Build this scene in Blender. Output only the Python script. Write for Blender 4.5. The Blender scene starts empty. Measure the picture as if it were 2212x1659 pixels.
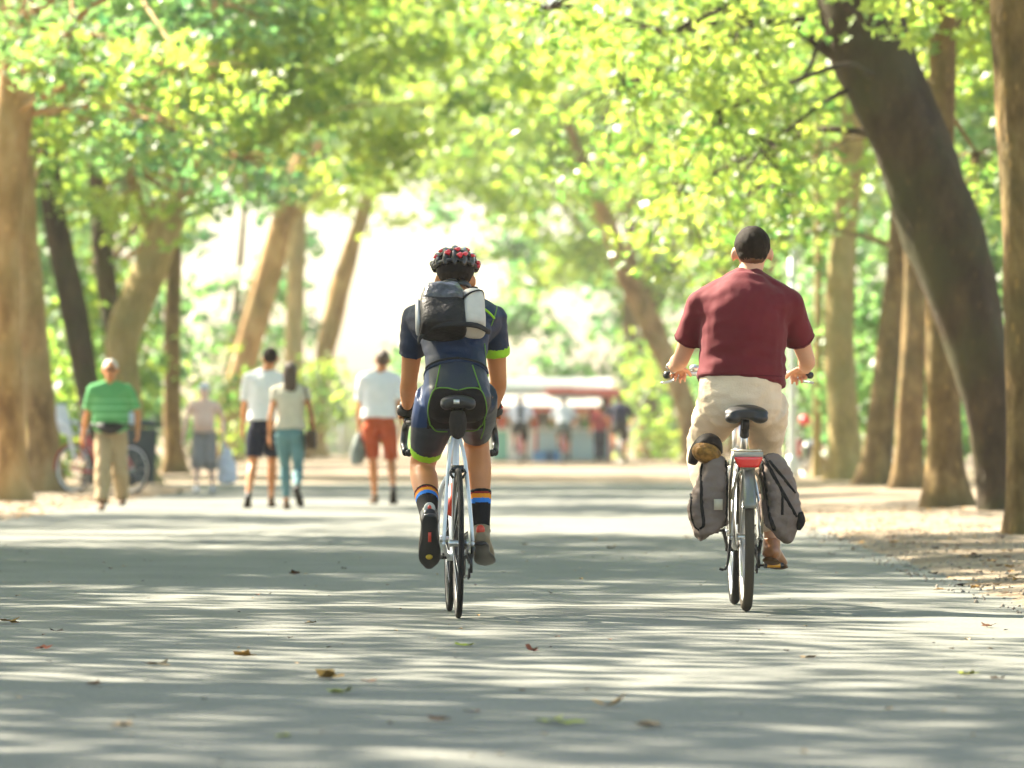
import bpy, math, random
import numpy as np
from mathutils import Vector, Matrix, noise
from mathutils.bvhtree import BVHTree

# ------------------------------------------------------------------ camera, sky, sun, exposure
SC = bpy.context.scene
COL = SC.collection
FL = 12289.0            # focal length in units of a 2212 px wide picture (200 mm on 36 mm)
CAMH = 0.825
cam_d = bpy.data.cameras.new('camera')
cam = bpy.data.objects.new('camera', cam_d)
COL.objects.link(cam)
cam.location = (0, 0, CAMH)
cam.rotation_euler = (math.radians(90), 0, 0)
cam_d.sensor_width = 36
cam_d.lens = 200
cam_d.shift_y = 0.0481
cam_d.clip_start = 0.5
cam_d.clip_end = 3000
cam_d.dof.use_dof = True
cam_d.dof.focus_distance = 25.6
cam_d.dof.aperture_fstop = 4.3
SC.camera = cam

SUN_EL = math.radians(40)
SUN_AZ = math.radians(-52)          # from +Y towards -X: ahead and to the left
w = bpy.data.worlds.new('World'); SC.world = w; w.use_nodes = True
nt = w.node_tree
sky = nt.nodes.new('ShaderNodeTexSky'); sky.sky_type = 'NISHITA'; sky.sun_disc = False
sky.sun_elevation = SUN_EL; sky.sun_rotation = SUN_AZ; sky.air_density = 1.0; sky.dust_density = 2.0; sky.ozone_density = 0.5
nt.links.new(sky.outputs[0], nt.nodes['Background'].inputs[0])
nt.nodes['Background'].inputs[1].default_value = 0.065
sl = bpy.data.lights.new('sun', 'SUN'); sun = bpy.data.objects.new('sun', sl); COL.objects.link(sun)
sl.energy = 5.0; sl.angle = math.radians(0.55); sl.color = (1.0, 0.90, 0.73)
sdir = Vector((math.sin(SUN_AZ) * math.cos(SUN_EL), math.cos(SUN_AZ) * math.cos(SUN_EL), math.sin(SUN_EL)))
sun.rotation_euler = sdir.to_track_quat('Z', 'Y').to_euler()
sun.location = (-30, 60, 60)
SC.view_settings.view_transform = 'Standard'
SC.view_settings.look = 'None'
SC.view_settings.exposure = 2.6
SC.view_settings.gamma = 1.0
SC.render.engine = 'CYCLES'
SC.cycles.max_bounces = 8
SC.cycles.transparent_max_bounces = 8
SC.cycles.diffuse_bounces = 4
SC.cycles.transmission_bounces = 6
SC.cycles.volume_bounces = 1
SC.cycles.use_denoising = True
SC.cycles.sample_clamp_indirect = 6.0
SC.cycles.caustics_reflective = False
SC.cycles.caustics_refractive = False

RND = random.Random(7)
NPR = np.random.default_rng(11)
def V(*a): return Vector(a)
def SG(gy): return (gy - 936.0) / CAMH          # px per metre where the ground shows at picture row gy
def XY(px, s): return ((px - 1106.0) / s, FL / s)
def ZZ(py, s): return CAMH + (936.0 - py) / s

# ------------------------------------------------------------------ materials
MATS = {}
def mat(name, col, rough=0.6, metal=0.0, spec=None, noise_amt=0.0, noise_scale=20.0, bump=0.0, bump_scale=60.0, col2=None, sss=0.0, coat=0.0, emit=None, trans=0.0, sheen=0.0):
    if name in MATS: return MATS[name]
    if spec is None: spec = 0.12 if rough > 0.55 else 0.25 if rough >= 0.45 else 0.5
    m = bpy.data.materials.new(name); m.use_nodes = True
    t = m.node_tree; b = t.nodes['Principled BSDF']
    b.inputs['Base Color'].default_value = (*col, 1)
    b.inputs['Roughness'].default_value = rough
    b.inputs['Metallic'].default_value = metal
    b.inputs['Specular IOR Level'].default_value = spec
    if sss:
        b.inputs['Subsurface Weight'].default_value = sss
        b.inputs['Subsurface Radius'].default_value = (0.012, 0.004, 0.002)
        b.inputs['Subsurface Scale'].default_value = 1.0
    if coat: b.inputs['Coat Weight'].default_value = coat
    if sheen: b.inputs['Sheen Weight'].default_value = sheen
    tc = t.nodes.new('ShaderNodeTexCoord')
    if noise_amt or col2:
        n = t.nodes.new('ShaderNodeTexNoise'); n.inputs['Scale'].default_value = noise_scale; n.inputs['Detail'].default_value = 6
        t.links.new(tc.outputs['Object'], n.inputs['Vector'])
        r = t.nodes.new('ShaderNodeValToRGB')
        c2 = col2 if col2 else tuple(c * (1 - noise_amt) for c in col)
        r.color_ramp.elements[0].position = 0.35; r.color_ramp.elements[1].position = 0.65
        r.color_ramp.elements[0].color = (*c2, 1); r.color_ramp.elements[1].color = (*col, 1)
        t.links.new(n.outputs['Fac'], r.inputs['Fac']); t.links.new(r.outputs['Color'], b.inputs['Base Color'])
    if bump:
        n2 = t.nodes.new('ShaderNodeTexNoise'); n2.inputs['Scale'].default_value = bump_scale; n2.inputs['Detail'].default_value = 4
        t.links.new(tc.outputs['Object'], n2.inputs['Vector'])
        bp = t.nodes.new('ShaderNodeBump'); bp.inputs['Strength'].default_value = bump; bp.inputs['Distance'].default_value = 0.01
        t.links.new(n2.outputs['Fac'], bp.inputs['Height']); t.links.new(bp.outputs['Normal'], b.inputs['Normal'])
    MATS[name] = m
    return m

def leaf_mat(name, dark, light, trans_a, trans_b):
    m = bpy.data.materials.new(name); m.use_nodes = True
    t = m.node_tree; t.nodes.clear()
    out = t.nodes.new('ShaderNodeOutputMaterial')
    a = t.nodes.new('ShaderNodeAttribute'); a.attribute_name = 'tint'
    ob = t.nodes.new('ShaderNodeObjectInfo')
    ad = t.nodes.new('ShaderNodeMath'); ad.operation = 'ADD'
    sc = t.nodes.new('ShaderNodeMath'); sc.operation = 'MULTIPLY'; sc.inputs[1].default_value = 0.25
    t.links.new(ob.outputs['Random'], sc.inputs[0]); t.links.new(a.outputs['Fac'], ad.inputs[0]); t.links.new(sc.outputs[0], ad.inputs[1])
    def ramp(c1, c2, c3=None):
        r = t.nodes.new('ShaderNodeValToRGB'); e = r.color_ramp.elements
        e[0].color = (*c1, 1); e[1].color = (*c2, 1); e[0].position = 0.1; e[1].position = 1.0
        t.links.new(ad.outputs[0], r.inputs['Fac']); return r
    d = t.nodes.new('ShaderNodeBsdfPrincipled'); d.inputs['Roughness'].default_value = 0.5; d.inputs['Specular IOR Level'].default_value = 0.4
    t.links.new(ramp(dark, light).outputs[0], d.inputs['Base Color'])
    tr = t.nodes.new('ShaderNodeBsdfTranslucent'); t.links.new(ramp(trans_a, trans_b).outputs[0], tr.inputs['Color'])
    mx = t.nodes.new('ShaderNodeAddShader')
    t.links.new(d.outputs[0], mx.inputs[0]); t.links.new(tr.outputs[0], mx.inputs[1]); t.links.new(mx.outputs[0], out.inputs['Surface'])
    return m

def bark_mat(name, a, b, c, scale=3.0, moss=(0.05, 0.06, 0.02), moss_amt=0.35):
    m = bpy.data.materials.new(name); m.use_nodes = True
    t = m.node_tree; bs = t.nodes['Principled BSDF']; bs.inputs['Roughness'].default_value = 0.9; bs.inputs['Specular IOR Level'].default_value = 0.2
    tc = t.nodes.new('ShaderNodeTexCoord'); mp = t.nodes.new('ShaderNodeMapping'); mp.inputs['Scale'].default_value = (1.0, 1.0, 0.45)
    t.links.new(tc.outputs['Object'], mp.inputs['Vector'])
    n1 = t.nodes.new('ShaderNodeTexNoise'); n1.inputs['Scale'].default_value = scale; n1.inputs['Detail'].default_value = 8; n1.inputs['Roughness'].default_value = 0.65
    t.links.new(mp.outputs[0], n1.inputs['Vector'])
    r = t.nodes.new('ShaderNodeValToRGB'); e = r.color_ramp.elements
    e[0].position = 0.36; e[0].color = (*a, 1); e[1].position = 0.64; e[1].color = (*c, 1)
    k = e.new(0.5); k.color = (*b, 1)
    t.links.new(n1.outputs['Fac'], r.inputs['Fac'])
    n2 = t.nodes.new('ShaderNodeTexNoise'); n2.inputs['Scale'].default_value = 1.3; n2.inputs['Detail'].default_value = 3
    t.links.new(tc.outputs['Object'], n2.inputs['Vector'])
    r2 = t.nodes.new('ShaderNodeValToRGB'); r2.color_ramp.elements[0].position = 0.45; r2.color_ramp.elements[1].position = 0.62
    r2.color_ramp.elements[0].color = (0, 0, 0, 1); r2.color_ramp.elements[1].color = (moss_amt,) * 3 + (1,)
    t.links.new(n2.outputs['Fac'], r2.inputs['Fac'])
    mx = t.nodes.new('ShaderNodeMixRGB'); mx.inputs[2].default_value = (*moss, 1)
    t.links.new(r2.outputs[0], mx.inputs[0]); t.links.new(r.outputs[0], mx.inputs[1])
    # flakes
    vo = t.nodes.new('ShaderNodeTexVoronoi'); vo.inputs['Scale'].default_value = 9.0
    t.links.new(mp.outputs[0], vo.inputs['Vector'])
    r3 = t.nodes.new('ShaderNodeValToRGB'); r3.color_ramp.elements[0].position = 0.13; r3.color_ramp.elements[1].position = 0.19
    r3.color_ramp.elements[0].color = (0.4, 0.4, 0.4, 1); r3.color_ramp.elements[1].color = (0, 0, 0, 1)
    t.links.new(vo.outputs['Distance'], r3.inputs['Fac'])
    mx2 = t.nodes.new('ShaderNodeMixRGB'); mx2.inputs[2].default_value = (c[0] * 1.5, c[1] * 1.35, c[2] * 1.1, 1)
    t.links.new(r3.outputs[0], mx2.inputs[0]); t.links.new(mx.outputs[0], mx2.inputs[1])
    t.links.new(mx2.outputs[0], bs.inputs['Base Color'])
    n3 = t.nodes.new('ShaderNodeTexNoise'); n3.inputs['Scale'].default_value = 22; n3.inputs['Detail'].default_value = 6
    t.links.new(mp.outputs[0], n3.inputs['Vector'])
    ma = t.nodes.new('ShaderNodeMath'); ma.operation = 'ADD'; t.links.new(n3.outputs['Fac'], ma.inputs[0]); t.links.new(n1.outputs['Fac'], ma.inputs[1])
    bp = t.nodes.new('ShaderNodeBump'); bp.inputs['Strength'].default_value = 0.8; bp.inputs['Distance'].default_value = 0.03
    t.links.new(ma.outputs[0], bp.inputs['Height']); t.links.new(bp.outputs[0], bs.inputs['Normal'])
    return m

# ------------------------------------------------------------------ object helpers
def tag(o, label=None, cat=None, group=None, kind=None):
    if label: o['label'] = label
    if cat: o['category'] = cat
    if group: o['group'] = group
    if kind: o['kind'] = kind
    return o
def thing(name, label, cat, loc=(0, 0, 0), rz=0.0, group=None):
    o = bpy.data.objects.new(name, None); COL.objects.link(o)
    o.location = loc; o.rotation_euler = (0, 0, rz); o.empty_display_size = 0.2
    return tag(o, label, cat, group)
def link(name, me, parent=None):
    o = bpy.data.objects.new(name, me); COL.objects.link(o)
    if parent is not None: o.parent = parent
    return o
def np_mesh(name, verts, faces_flat, counts, mats, smooth=False, tint=None, midx=None):
    me = bpy.data.meshes.new(name)
    verts = np.asarray(verts, dtype=np.float32).reshape(-1, 3)
    me.vertices.add(len(verts)); me.vertices.foreach_set('co', verts.ravel())
    faces_flat = np.asarray(faces_flat, dtype=np.int32).ravel(); counts = np.asarray(counts, dtype=np.int32)
    me.loops.add(len(faces_flat)); me.loops.foreach_set('vertex_index', faces_flat)
    st = np.zeros(len(counts), dtype=np.int32); st[1:] = np.cumsum(counts)[:-1]
    me.polygons.add(len(counts)); me.polygons.foreach_set('loop_start', st); me.polygons.foreach_set('loop_total', counts)
    if midx is not None: me.polygons.foreach_set('material_index', np.asarray(midx, dtype=np.int32))
    me.polygons.foreach_set('use_smooth', np.full(len(counts), smooth, dtype=bool))
    for m in (mats if isinstance(mats, (list, tuple)) else [mats]): me.materials.append(m)
    if tint is not None:
        at = me.attributes.new('tint', 'FLOAT', 'POINT'); at.data.foreach_set('value', np.asarray(tint, dtype=np.float32))
    me.update(calc_edges=True); me.validate()
    return me

def catmull(P, n):
    P = [np.asarray(p, dtype=float) for p in P]
    if len(P) < 3: return [P[0] + (P[-1] - P[0]) * i / n for i in range(n + 1)]
    out = []
    Q = [2 * P[0] - P[1]] + P + [2 * P[-1] - P[-2]]
    for i in range(1, len(Q) - 2):
        for k in range(n):
            t = k / n
            a, b, c, d = Q[i - 1], Q[i], Q[i + 1], Q[i + 2]
            out.append(0.5 * ((2 * b) + (c - a) * t + (2 * a - 5 * b + 4 * c - d) * t * t + (3 * b - a - 3 * c + d) * t ** 3))
    out.append(P[-1]); return out

class MB:
    """collects shapes and links them as one mesh object"""
    def __init__(s): s.v = []; s.f = []; s.m = []
    def add(s, verts, faces, mi=0):
        o = len(s.v); s.v += [tuple(map(float, p)) for p in verts]; s.f += [tuple(i + o for i in f) for f in faces]; s.m += [mi] * len(faces)
    def box(s, c, size, mi=0, rot=None, taper=1.0):
        hx, hy, hz = (k / 2 for k in size); vs = []
        for z in (-hz, hz):
            k = taper if z > 0 else 1.0
            for x, y in ((-hx, -hy), (hx, -hy), (hx, hy), (-hx, hy)):
                p = Vector((x * k, y * k, z))
                if rot is not None: p = rot @ p
                vs.append(p + Vector(c))
        s.add(vs, [(0, 3, 2, 1), (4, 5, 6, 7), (0, 1, 5, 4), (1, 2, 6, 5), (2, 3, 7, 6), (3, 0, 4, 7)], mi)
    def sweep(s, pts, rad, side=(1, 0, 0), n=12, sub=4, mi=0, cap=True, power=1.0):
        """tube through pts; rad = list of r or (a along side, b across)"""
        rr = [(r, r) if not hasattr(r, '__len__') else tuple(r) for r in rad]
        if len(rr) == 1: rr = rr * len(pts)
        full = [tuple(p) + r for p, r in zip([tuple(p) for p in pts], rr)]
        if sub > 1 and len(full) > 2: full = catmull(full, sub)
        full = [np.asarray(q, float) for q in full]
        vs = []; N = len(full)
        sd0 = np.asarray(side, float)
        for i in range(N):
            t = full[min(i + 1, N - 1)][:3] - full[max(i - 1, 0)][:3]
            t = t / (np.linalg.norm(t) + 1e-9)
            sd = sd0 - t * sd0.dot(t)
            if np.linalg.norm(sd) < 0.15:
                alt = np.array((0., 1., 0.)) if abs(t[1]) < 0.9 else np.array((0., 0., 1.)); sd = alt - t * alt.dot(t)
            sd /= np.linalg.norm(sd); o2 = np.cross(t, sd)
            a, b = max(full[i][3], 1e-4), max(full[i][4], 1e-4)
            for k in range(n):
                th = 2 * math.pi * k / n
                cx, cy = math.cos(th), math.sin(th)
                if power != 1.0: cx = math.copysign(abs(cx) ** power, cx); cy = math.copysign(abs(cy) ** power, cy)
                vs.append(full[i][:3] + sd * a * cx + o2 * b * cy)
        fs = [(i * n + k, i * n + (k + 1) % n, (i + 1) * n + (k + 1) % n, (i + 1) * n + k) for i in range(N - 1) for k in range(n)]
        if cap:
            vs.append(full[0][:3]); c0 = len(vs) - 1; vs.append(full[-1][:3]); c1 = len(vs) - 1
            fs += [(c0, (k + 1) % n, k) for k in range(n)] + [(c1, (N - 1) * n + k, (N - 1) * n + (k + 1) % n) for k in range(n)]
        s.add(vs, fs, mi)
    def ball(s, c, r, mi=0, n=14, m=9, rot=None):
        r = (r, r, r) if not hasattr(r, '__len__') else r
        vs = []; fs = []
        for i in range(1, m):
            ph = math.pi * i / m
            for k in range(n):
                th = 2 * math.pi * k / n
                p = Vector((r[0] * math.sin(ph) * math.cos(th), r[1] * math.sin(ph) * math.sin(th), r[2] * math.cos(ph)))
                if rot is not None: p = rot @ p
                vs.append(p + Vector(c))
        for pz in (1, -1):
            p = Vector((0, 0, r[2] * pz))
            if rot is not None: p = rot @ p
            vs.append(p + Vector(c))
        T, B = len(vs) - 2, len(vs) - 1
        for i in range(m - 2):
            for k in range(n): fs.append((i * n + k, (i + 1) * n + k, (i + 1) * n + (k + 1) % n, i * n + (k + 1) % n))
        for k in range(n): fs.append((T, k, (k + 1) % n)); fs.append((B, (m - 2) * n + (k + 1) % n, (m - 2) * n + k))
        s.add(vs, fs, mi)
    def ring(s, c, R, r, axis='x', n=48, k=8, mi=0, rb=None, a0=0, a1=2 * math.pi):
        """torus about axis through c; r radial thickness, rb along the axis"""
        rb = r if rb is None else rb; vs = []; fs = []; closed = abs(a1 - a0 - 2 * math.pi) < 1e-6
        N = n if closed else n + 1
        for i in range(N):
            th = a0 + (a1 - a0) * i / n; ct, st = math.cos(th), math.sin(th)
            for j in range(k):
                ph = 2 * math.pi * j / k
                q = R + r * math.cos(ph); h = rb * math.sin(ph)
                p = {'x': (h, q * ct, q * st), 'y': (q * ct, h, q * st), 'z': (q * ct, q * st, h)}[axis]
                vs.append((p[0] + c[0], p[1] + c[1], p[2] + c[2]))
        for i in range(N if closed else N - 1):
            for j in range(k): fs.append((i * k + j, ((i + 1) % N) * k + j, ((i + 1) % N) * k + (j + 1) % k, i * k + (j + 1) % k))
        s.add(vs, fs, mi)
    def build(s, name, mats, parent=None, smooth=True):
        me = bpy.data.meshes.new(name)
        me.from_pydata(s.v, [], s.f)
        for m in (mats if isinstance(mats, (list, tuple)) else [mats]): me.materials.append(m)
        me.polygons.foreach_set('material_index', s.m)
        me.polygons.foreach_set('use_smooth', [smooth] * len(s.f))
        me.update(); me.validate()
        return link(name, me, parent)
    def remesh(s, name, mats, parent=None, voxel=0.01, smooth=4, disp=None, paint=None, extra=None):
        """union of all shapes as one skin (voxel remesh), then smoothed"""
        me = bpy.data.meshes.new('tmp'); me.from_pydata(s.v, [], s.f)
        o = link('tmp', me)
        r = o.modifiers.new('r', 'REMESH'); r.mode = 'VOXEL'; r.voxel_size = voxel; r.use_smooth_shade = True
        if smooth:
            q = o.modifiers.new('s', 'SMOOTH'); q.factor = 0.5; q.iterations = smooth
        dg = bpy.context.evaluated_depsgraph_get()
        nm = bpy.data.meshes.new_from_object(o.evaluated_get(dg))
        bpy.data.objects.remove(o); bpy.data.meshes.remove(me)
        nm.name = name; nm.materials.clear()
        for m in (mats if isinstance(mats, (list, tuple)) else [mats]): nm.materials.append(m)
        if disp:
            nm.update(); nrm = [v.normal.copy() for v in nm.vertices]
            for v, nn in zip(nm.vertices, nrm): v.co = v.co + nn * disp(v.co, nn)
        if paint:
            for p in nm.polygons: p.material_index = paint(p.center, p.normal)
        else:
            nm.polygons.foreach_set('material_index', [0] * len(nm.polygons))
        nm.polygons.foreach_set('use_smooth', [True] * len(nm.polygons)); nm.update()
        if extra is not None and extra.v:
            bo = len(nm.vertices)
            va = [tuple(v.co) for v in nm.vertices] + extra.v
            fa = [tuple(p.vertices) for p in nm.polygons] + [tuple(i + bo for i in f) for f in extra.f]
            mi = [p.material_index for p in nm.polygons] + extra.m
            n2 = bpy.data.meshes.new(name); n2.from_pydata(va, [], fa)
            for m in nm.materials: n2.materials.append(m)
            n2.polygons.foreach_set('material_index', mi); n2.polygons.foreach_set('use_smooth', [True] * len(fa)); n2.update()
            nm = n2
        return link(name, nm, parent)
# ------------------------------------------------------------------ ground, road
def road_l(y): return -5.07 + 0.0069 * y - (max(0, y - 84) * 0.12)
def road_r(y): return 2.14 + 0.0069 * y - (0.0 if y > 22 else (22 - y) * -0.01)
ROAD_END = 93.0
def edge_n(y, k): return 0.10 * noise.noise(V(y * 1.7, k, 0)) + 0.05 * noise.noise(V(y * 6.1, k, 3))
def ground_z(x, y):
    dl = road_l(y) - x + edge_n(y, 1.0); dr = x - road_r(y) + edge_n(y, 7.0)
    de = (y - ROAD_END) * 0.35 + edge_n(x, 9.0) * 2
    d = max(dl, dr, de)
    t = min(1.0, max(0.0, (d + 0.18) / 0.5)); t = t * t * (3 - 2 * t)
    far = min(1.0, max(0.0, (130 - y) / 60))
    base = -0.03 + 0.045 * t
    if d > 0:
        base += (0.022 * noise.noise(V(x * 1.3, y * 1.3, 0)) + 0.01 * noise.noise(V(x * 5, y * 5, 2))) * min(1, d * 3) * far
        if dr > 0.3: base += 0.05 * min(1, (dr - 0.3) / 2.0) * far
    return base
def make_ground():
    xs = list(np.arange(-60, -9, 1.5)) + list(np.arange(-9, -4, 0.12)) + list(np.arange(-4, 1.9, 0.5)) + list(np.arange(1.9, 6, 0.09)) + list(np.arange(6, 60.1, 1.5))
    xs = [-900, -300, -120] + xs + [120, 300, 900]
    ys = [-60, -20, 0] + list(np.arange(6, 60, 0.13)) + list(np.arange(60, 130, 0.4)) + list(np.arange(130, 260, 4)) + [400, 900, 1800]
    nx, ny = len(xs), len(ys)
    vs = np.zeros((ny, nx, 3)); 
    for j, y in enumerate(ys):
        for i, x in enumerate(xs): vs[j, i] = (x, y, ground_z(x, y) if (abs(x) < 40 and y < 200) else 0.0)
    idx = np.arange(nx * ny).reshape(ny, nx)
    f = np.stack([idx[:-1, :-1], idx[:-1, 1:], idx[1:, 1:], idx[1:, :-1]], -1).reshape(-1, 4)
    m = bpy.data.materials.new('pale_sandy_gravel'); m.use_nodes = True; t = m.node_tree; b = t.nodes['Principled BSDF']; b.inputs['Roughness'].default_value = 0.95; b.inputs['Specular IOR Level'].default_value = 0.15
    tc = t.nodes.new('ShaderNodeTexCoord')
    n1 = t.nodes.new('ShaderNodeTexNoise'); n1.inputs['Scale'].default_value = 0.9; n1.inputs['Detail'].default_value = 8; t.links.new(tc.outputs['Object'], n1.inputs['Vector'])
    r = t.nodes.new('ShaderNodeValToRGB'); e = r.color_ramp.elements; e[0].position = 0.35; e[0].color = (0.20, 0.15, 0.10, 1); e[1].position = 0.68; e[1].color = (0.36, 0.30, 0.225, 1)
    t.links.new(n1.outputs['Fac'], r.inputs['Fac'])
    n2 = t.nodes.new('ShaderNodeTexVoronoi'); n2.inputs['Scale'].default_value = 28; t.links.new(tc.outputs['Object'], n2.inputs['Vector'])
    r2 = t.nodes.new('ShaderNodeValToRGB'); r2.color_ramp.elements[0].position = 0.1; r2.color_ramp.elements[1].position = 0.5; r2.color_ramp.elements[0].color = (1.25, 1.2, 1.1, 1); r2.color_ramp.elements[1].color = (0.8, 0.78, 0.76, 1)
    t.links.new(n2.outputs['Distance'], r2.inputs['Fac'])
    mu = t.nodes.new('ShaderNodeMixRGB'); mu.blend_type = 'MULTIPLY'; mu.inputs[0].default_value = 0.8; t.links.new(r.outputs[0], mu.inputs[1]); t.links.new(r2.outputs[0], mu.inputs[2])
    t.links.new(mu.outputs[0], b.inputs['Base Color'])
    bp = t.nodes.new('ShaderNodeBump'); bp.inputs['Distance'].default_value = 0.02; bp.inputs['Strength'].default_value = 0.7; t.links.new(n2.outputs['Distance'], bp.inputs['Height']); t.links.new(bp.outputs[0], b.inputs['Normal'])
    o = link('ground', np_mesh('ground', vs, f, np.full(len(f), 4), m, True)); tag(o, 'pale sandy ground under the rows of trees', kind='structure')
make_ground()

def make_road():
    ys = list(np.arange(5, 60, 0.5)) + list(np.arange(60, ROAD_END + 1.5, 1.0)); ys[0] = -30
    vs = []; n = 16
    for y in ys:
        a, b2 = road_l(y) - 0.35, road_r(y) + 0.35
        for i in range(n + 1):
            u = i / n; vs.append((a + (b2 - a) * u, y, 0.0))
    idx = np.arange(len(ys) * (n + 1)).reshape(len(ys), n + 1)
    f = np.stack([idx[:-1, :-1], idx[:-1, 1:], idx[1:, 1:], idx[1:, :-1]], -1).reshape(-1, 4)
    m = bpy.data.materials.new('worn_grey_asphalt'); m.use_nodes = True; t = m.node_tree; b = t.nodes['Principled BSDF']
    b.inputs['Roughness'].default_value = 0.75; b.inputs['Specular IOR Level'].default_value = 0.3
    tc = t.nodes.new('ShaderNodeTexCoord')
    n1 = t.nodes.new('ShaderNodeTexNoise'); n1.inputs['Scale'].default_value = 0.9; n1.inputs['Detail'].default_value = 9; n1.inputs['Roughness'].default_value = 0.62; t.links.new(tc.outputs['Object'], n1.inputs['Vector'])
    r = t.nodes.new('ShaderNodeValToRGB'); e = r.color_ramp.elements; e[0].position = 0.3; e[0].color = (0.125, 0.130, 0.115, 1); e[1].position = 0.7; e[1].color = (0.175, 0.178, 0.160, 1)
    t.links.new(n1.outputs['Fac'], r.inputs['Fac'])
    n2 = t.nodes.new('ShaderNodeTexNoise'); n2.inputs['Scale'].default_value = 48; n2.inputs['Detail'].default_value = 8; n2.inputs['Roughness'].default_value = 0.8; t.links.new(tc.outputs['Object'], n2.inputs['Vector'])
    r2 = t.nodes.new('ShaderNodeValToRGB'); r2.color_ramp.elements[0].position = 0.38; r2.color_ramp.elements[1].position = 0.68; r2.color_ramp.elements[0].color = (0.5, 0.5, 0.5, 1); r2.color_ramp.elements[1].color = (1.6, 1.58, 1.5, 1)
    t.links.new(n2.outputs['Fac'], r2.inputs['Fac'])
    mu = t.nodes.new('ShaderNodeMixRGB'); mu.blend_type = 'MULTIPLY'; mu.inputs[0].default_value = 0.8; t.links.new(r.outputs[0], mu.inputs[1]); t.links.new(r2.outputs[0], mu.inputs[2])
    t.links.new(mu.outputs[0], b.inputs['Base Color'])
    bp = t.nodes.new('ShaderNodeBump'); bp.inputs['Distance'].default_value = 0.006; bp.inputs['Strength'].default_value = 0.7; t.links.new(n2.outputs['Fac'], bp.inputs['Height']); t.links.new(bp.outputs[0], b.inputs['Normal'])
    o = link('road', np_mesh('road', np.array(vs), f, np.full(len(f), 4), m, True)); tag(o, 'grey asphalt avenue dappled with sunlight', kind='structure')
make_road()

# ------------------------------------------------------------------ leaves and trees
LEAF = leaf_mat('plane_leaf', (0.035, 0.085, 0.018), (0.075, 0.125, 0.02), (0.07, 0.18, 0.03), (0.37, 0.44, 0.06))
LEAF_COOL = leaf_mat('shade_green_leaf', (0.035, 0.08, 0.03), (0.06, 0.11, 0.03), (0.04, 0.13, 0.045), (0.17, 0.29, 0.07))  # cooler, darker leaf copy: teal canopy shade put into its colour

def leaf_template(kind):
    if kind == 'lobed':      # five lobes, folded a little along the midrib: 11 outline points round a centre
        ang = [-90, -62, -28, -8, 22, 52, 90, 128, 158, 188, 208, 242]
        rad = [0.10, 0.42, 0.50, 0.27, 0.56, 0.30, 0.62, 0.30, 0.56, 0.27, 0.50, 0.42]
        P = [(r * math.cos(math.radians(a)), r * math.sin(math.radians(a)) + 0.1) for a, r in zip(ang, rad)]
        vs = [(0, 0.08, 0.0)] + [(x, y, abs(x) * 0.35 - 0.12 * y * y) for x, y in P]
        fs = [(0, i + 1, (i + 1) % 12 + 1) for i in range(12)]
    elif kind == 'mid':
        P = [(0, -0.34), (0.50, -0.30), (0.20, 0.02), (0.52, 0.34), (0, 0.62), (-0.54, 0.28), (-0.20, 0.0), (-0.46, -0.32)]
        vs = [(x, y, abs(x) * 0.3 - 0.1 * y * y) for x, y in P]
        fs = [(0, 1, 2), (2, 3, 4), (0, 2, 4), (0, 4, 6), (4, 5, 6), (0, 6, 7)]
    else:
        P = [(0, -0.45), (0.47, -0.1), (0.30, 0.42), (-0.30, 0.42), (-0.47, -0.1)]
        vs = [(x, y, abs(x) * 0.3) for x, y in P]
        fs = [(0, 1, 2), (0, 2, 3), (0, 3, 4)]
    return np.array(vs), np.array(fs)
TPL = {k: leaf_template(k) for k in ('lobed', 'mid', 'far')}

def rot_mats(n, rng, up=0.75):
    nrm = rng.normal(size=(n, 3)) * 0.75; nrm[:, 2] += up * np.where(rng.random(n) < 0.9, 1, -1)
    nrm /= np.linalg.norm(nrm, axis=1, keepdims=True)
    a = rng.normal(size=(n, 3)); a[:, 2] -= 0.8
    t = a - nrm * np.sum(a * nrm, 1, keepdims=True); t /= np.linalg.norm(t, axis=1, keepdims=True)
    s = np.cross(t, nrm)
    return np.stack([s, t, nrm], -1)      # columns
def leaves_mesh(name, pos, size, kind, m, rng):
    n = len(pos); tv, tf = TPL[kind]; R = rot_mats(n, rng)
    sz = size * rng.uniform(0.45, 1.3, n)
    v = np.einsum('nij,kj->nki', R, tv) * sz[:, None, None] + pos[:, None, :]
    f = tf[None] + (np.arange(n) * len(tv))[:, None, None]
    lo = np.sin(pos[:, 0] * 1.9 + 1.3 * np.sin(pos[:, 1] * 1.1)) * np.sin(pos[:, 2] * 2.3 + pos[:, 1] * 0.7)
    tint = np.repeat(np.clip(0.42 + 0.3 * lo + rng.normal(0, 0.2, n), 0, 1), len(tv))
    return np_mesh(name, v, f, np.full(n * len(tf), 3), m, False, tint)
LEAF_ONES = []
for q in range(5):
    tv, tf = TPL['lobed']
    v = tv.copy(); v[:, 2] += np.random.default_rng(q).normal(size=len(v)) * 0.05; v[:, 0] *= 0.85 + 0.08 * q
    LEAF_ONES.append(np_mesh('leaf', v, tf, np.full(len(tf), 3), LEAF, False, np.full(len(v), 0.2 + 0.13 * q)))

def clump_points(c, r, nclump, per, rng, spread=0.55, flat=0.6, shell=0.35):
    """leaf points in clumps through an ellipsoid"""
    d = rng.normal(size=(nclump, 3)); d /= np.linalg.norm(d, axis=1, keepdims=True)
    rad = (shell + (1 - shell) * rng.random(nclump)) ** 0.6
    cc = np.asarray(c) + d * rad[:, None] * np.asarray(r)
    p = np.repeat(cc, per, 0) + rng.normal(size=(nclump * per, 3)) * np.array([spread, spread, spread * flat])
    return p, cc

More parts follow.
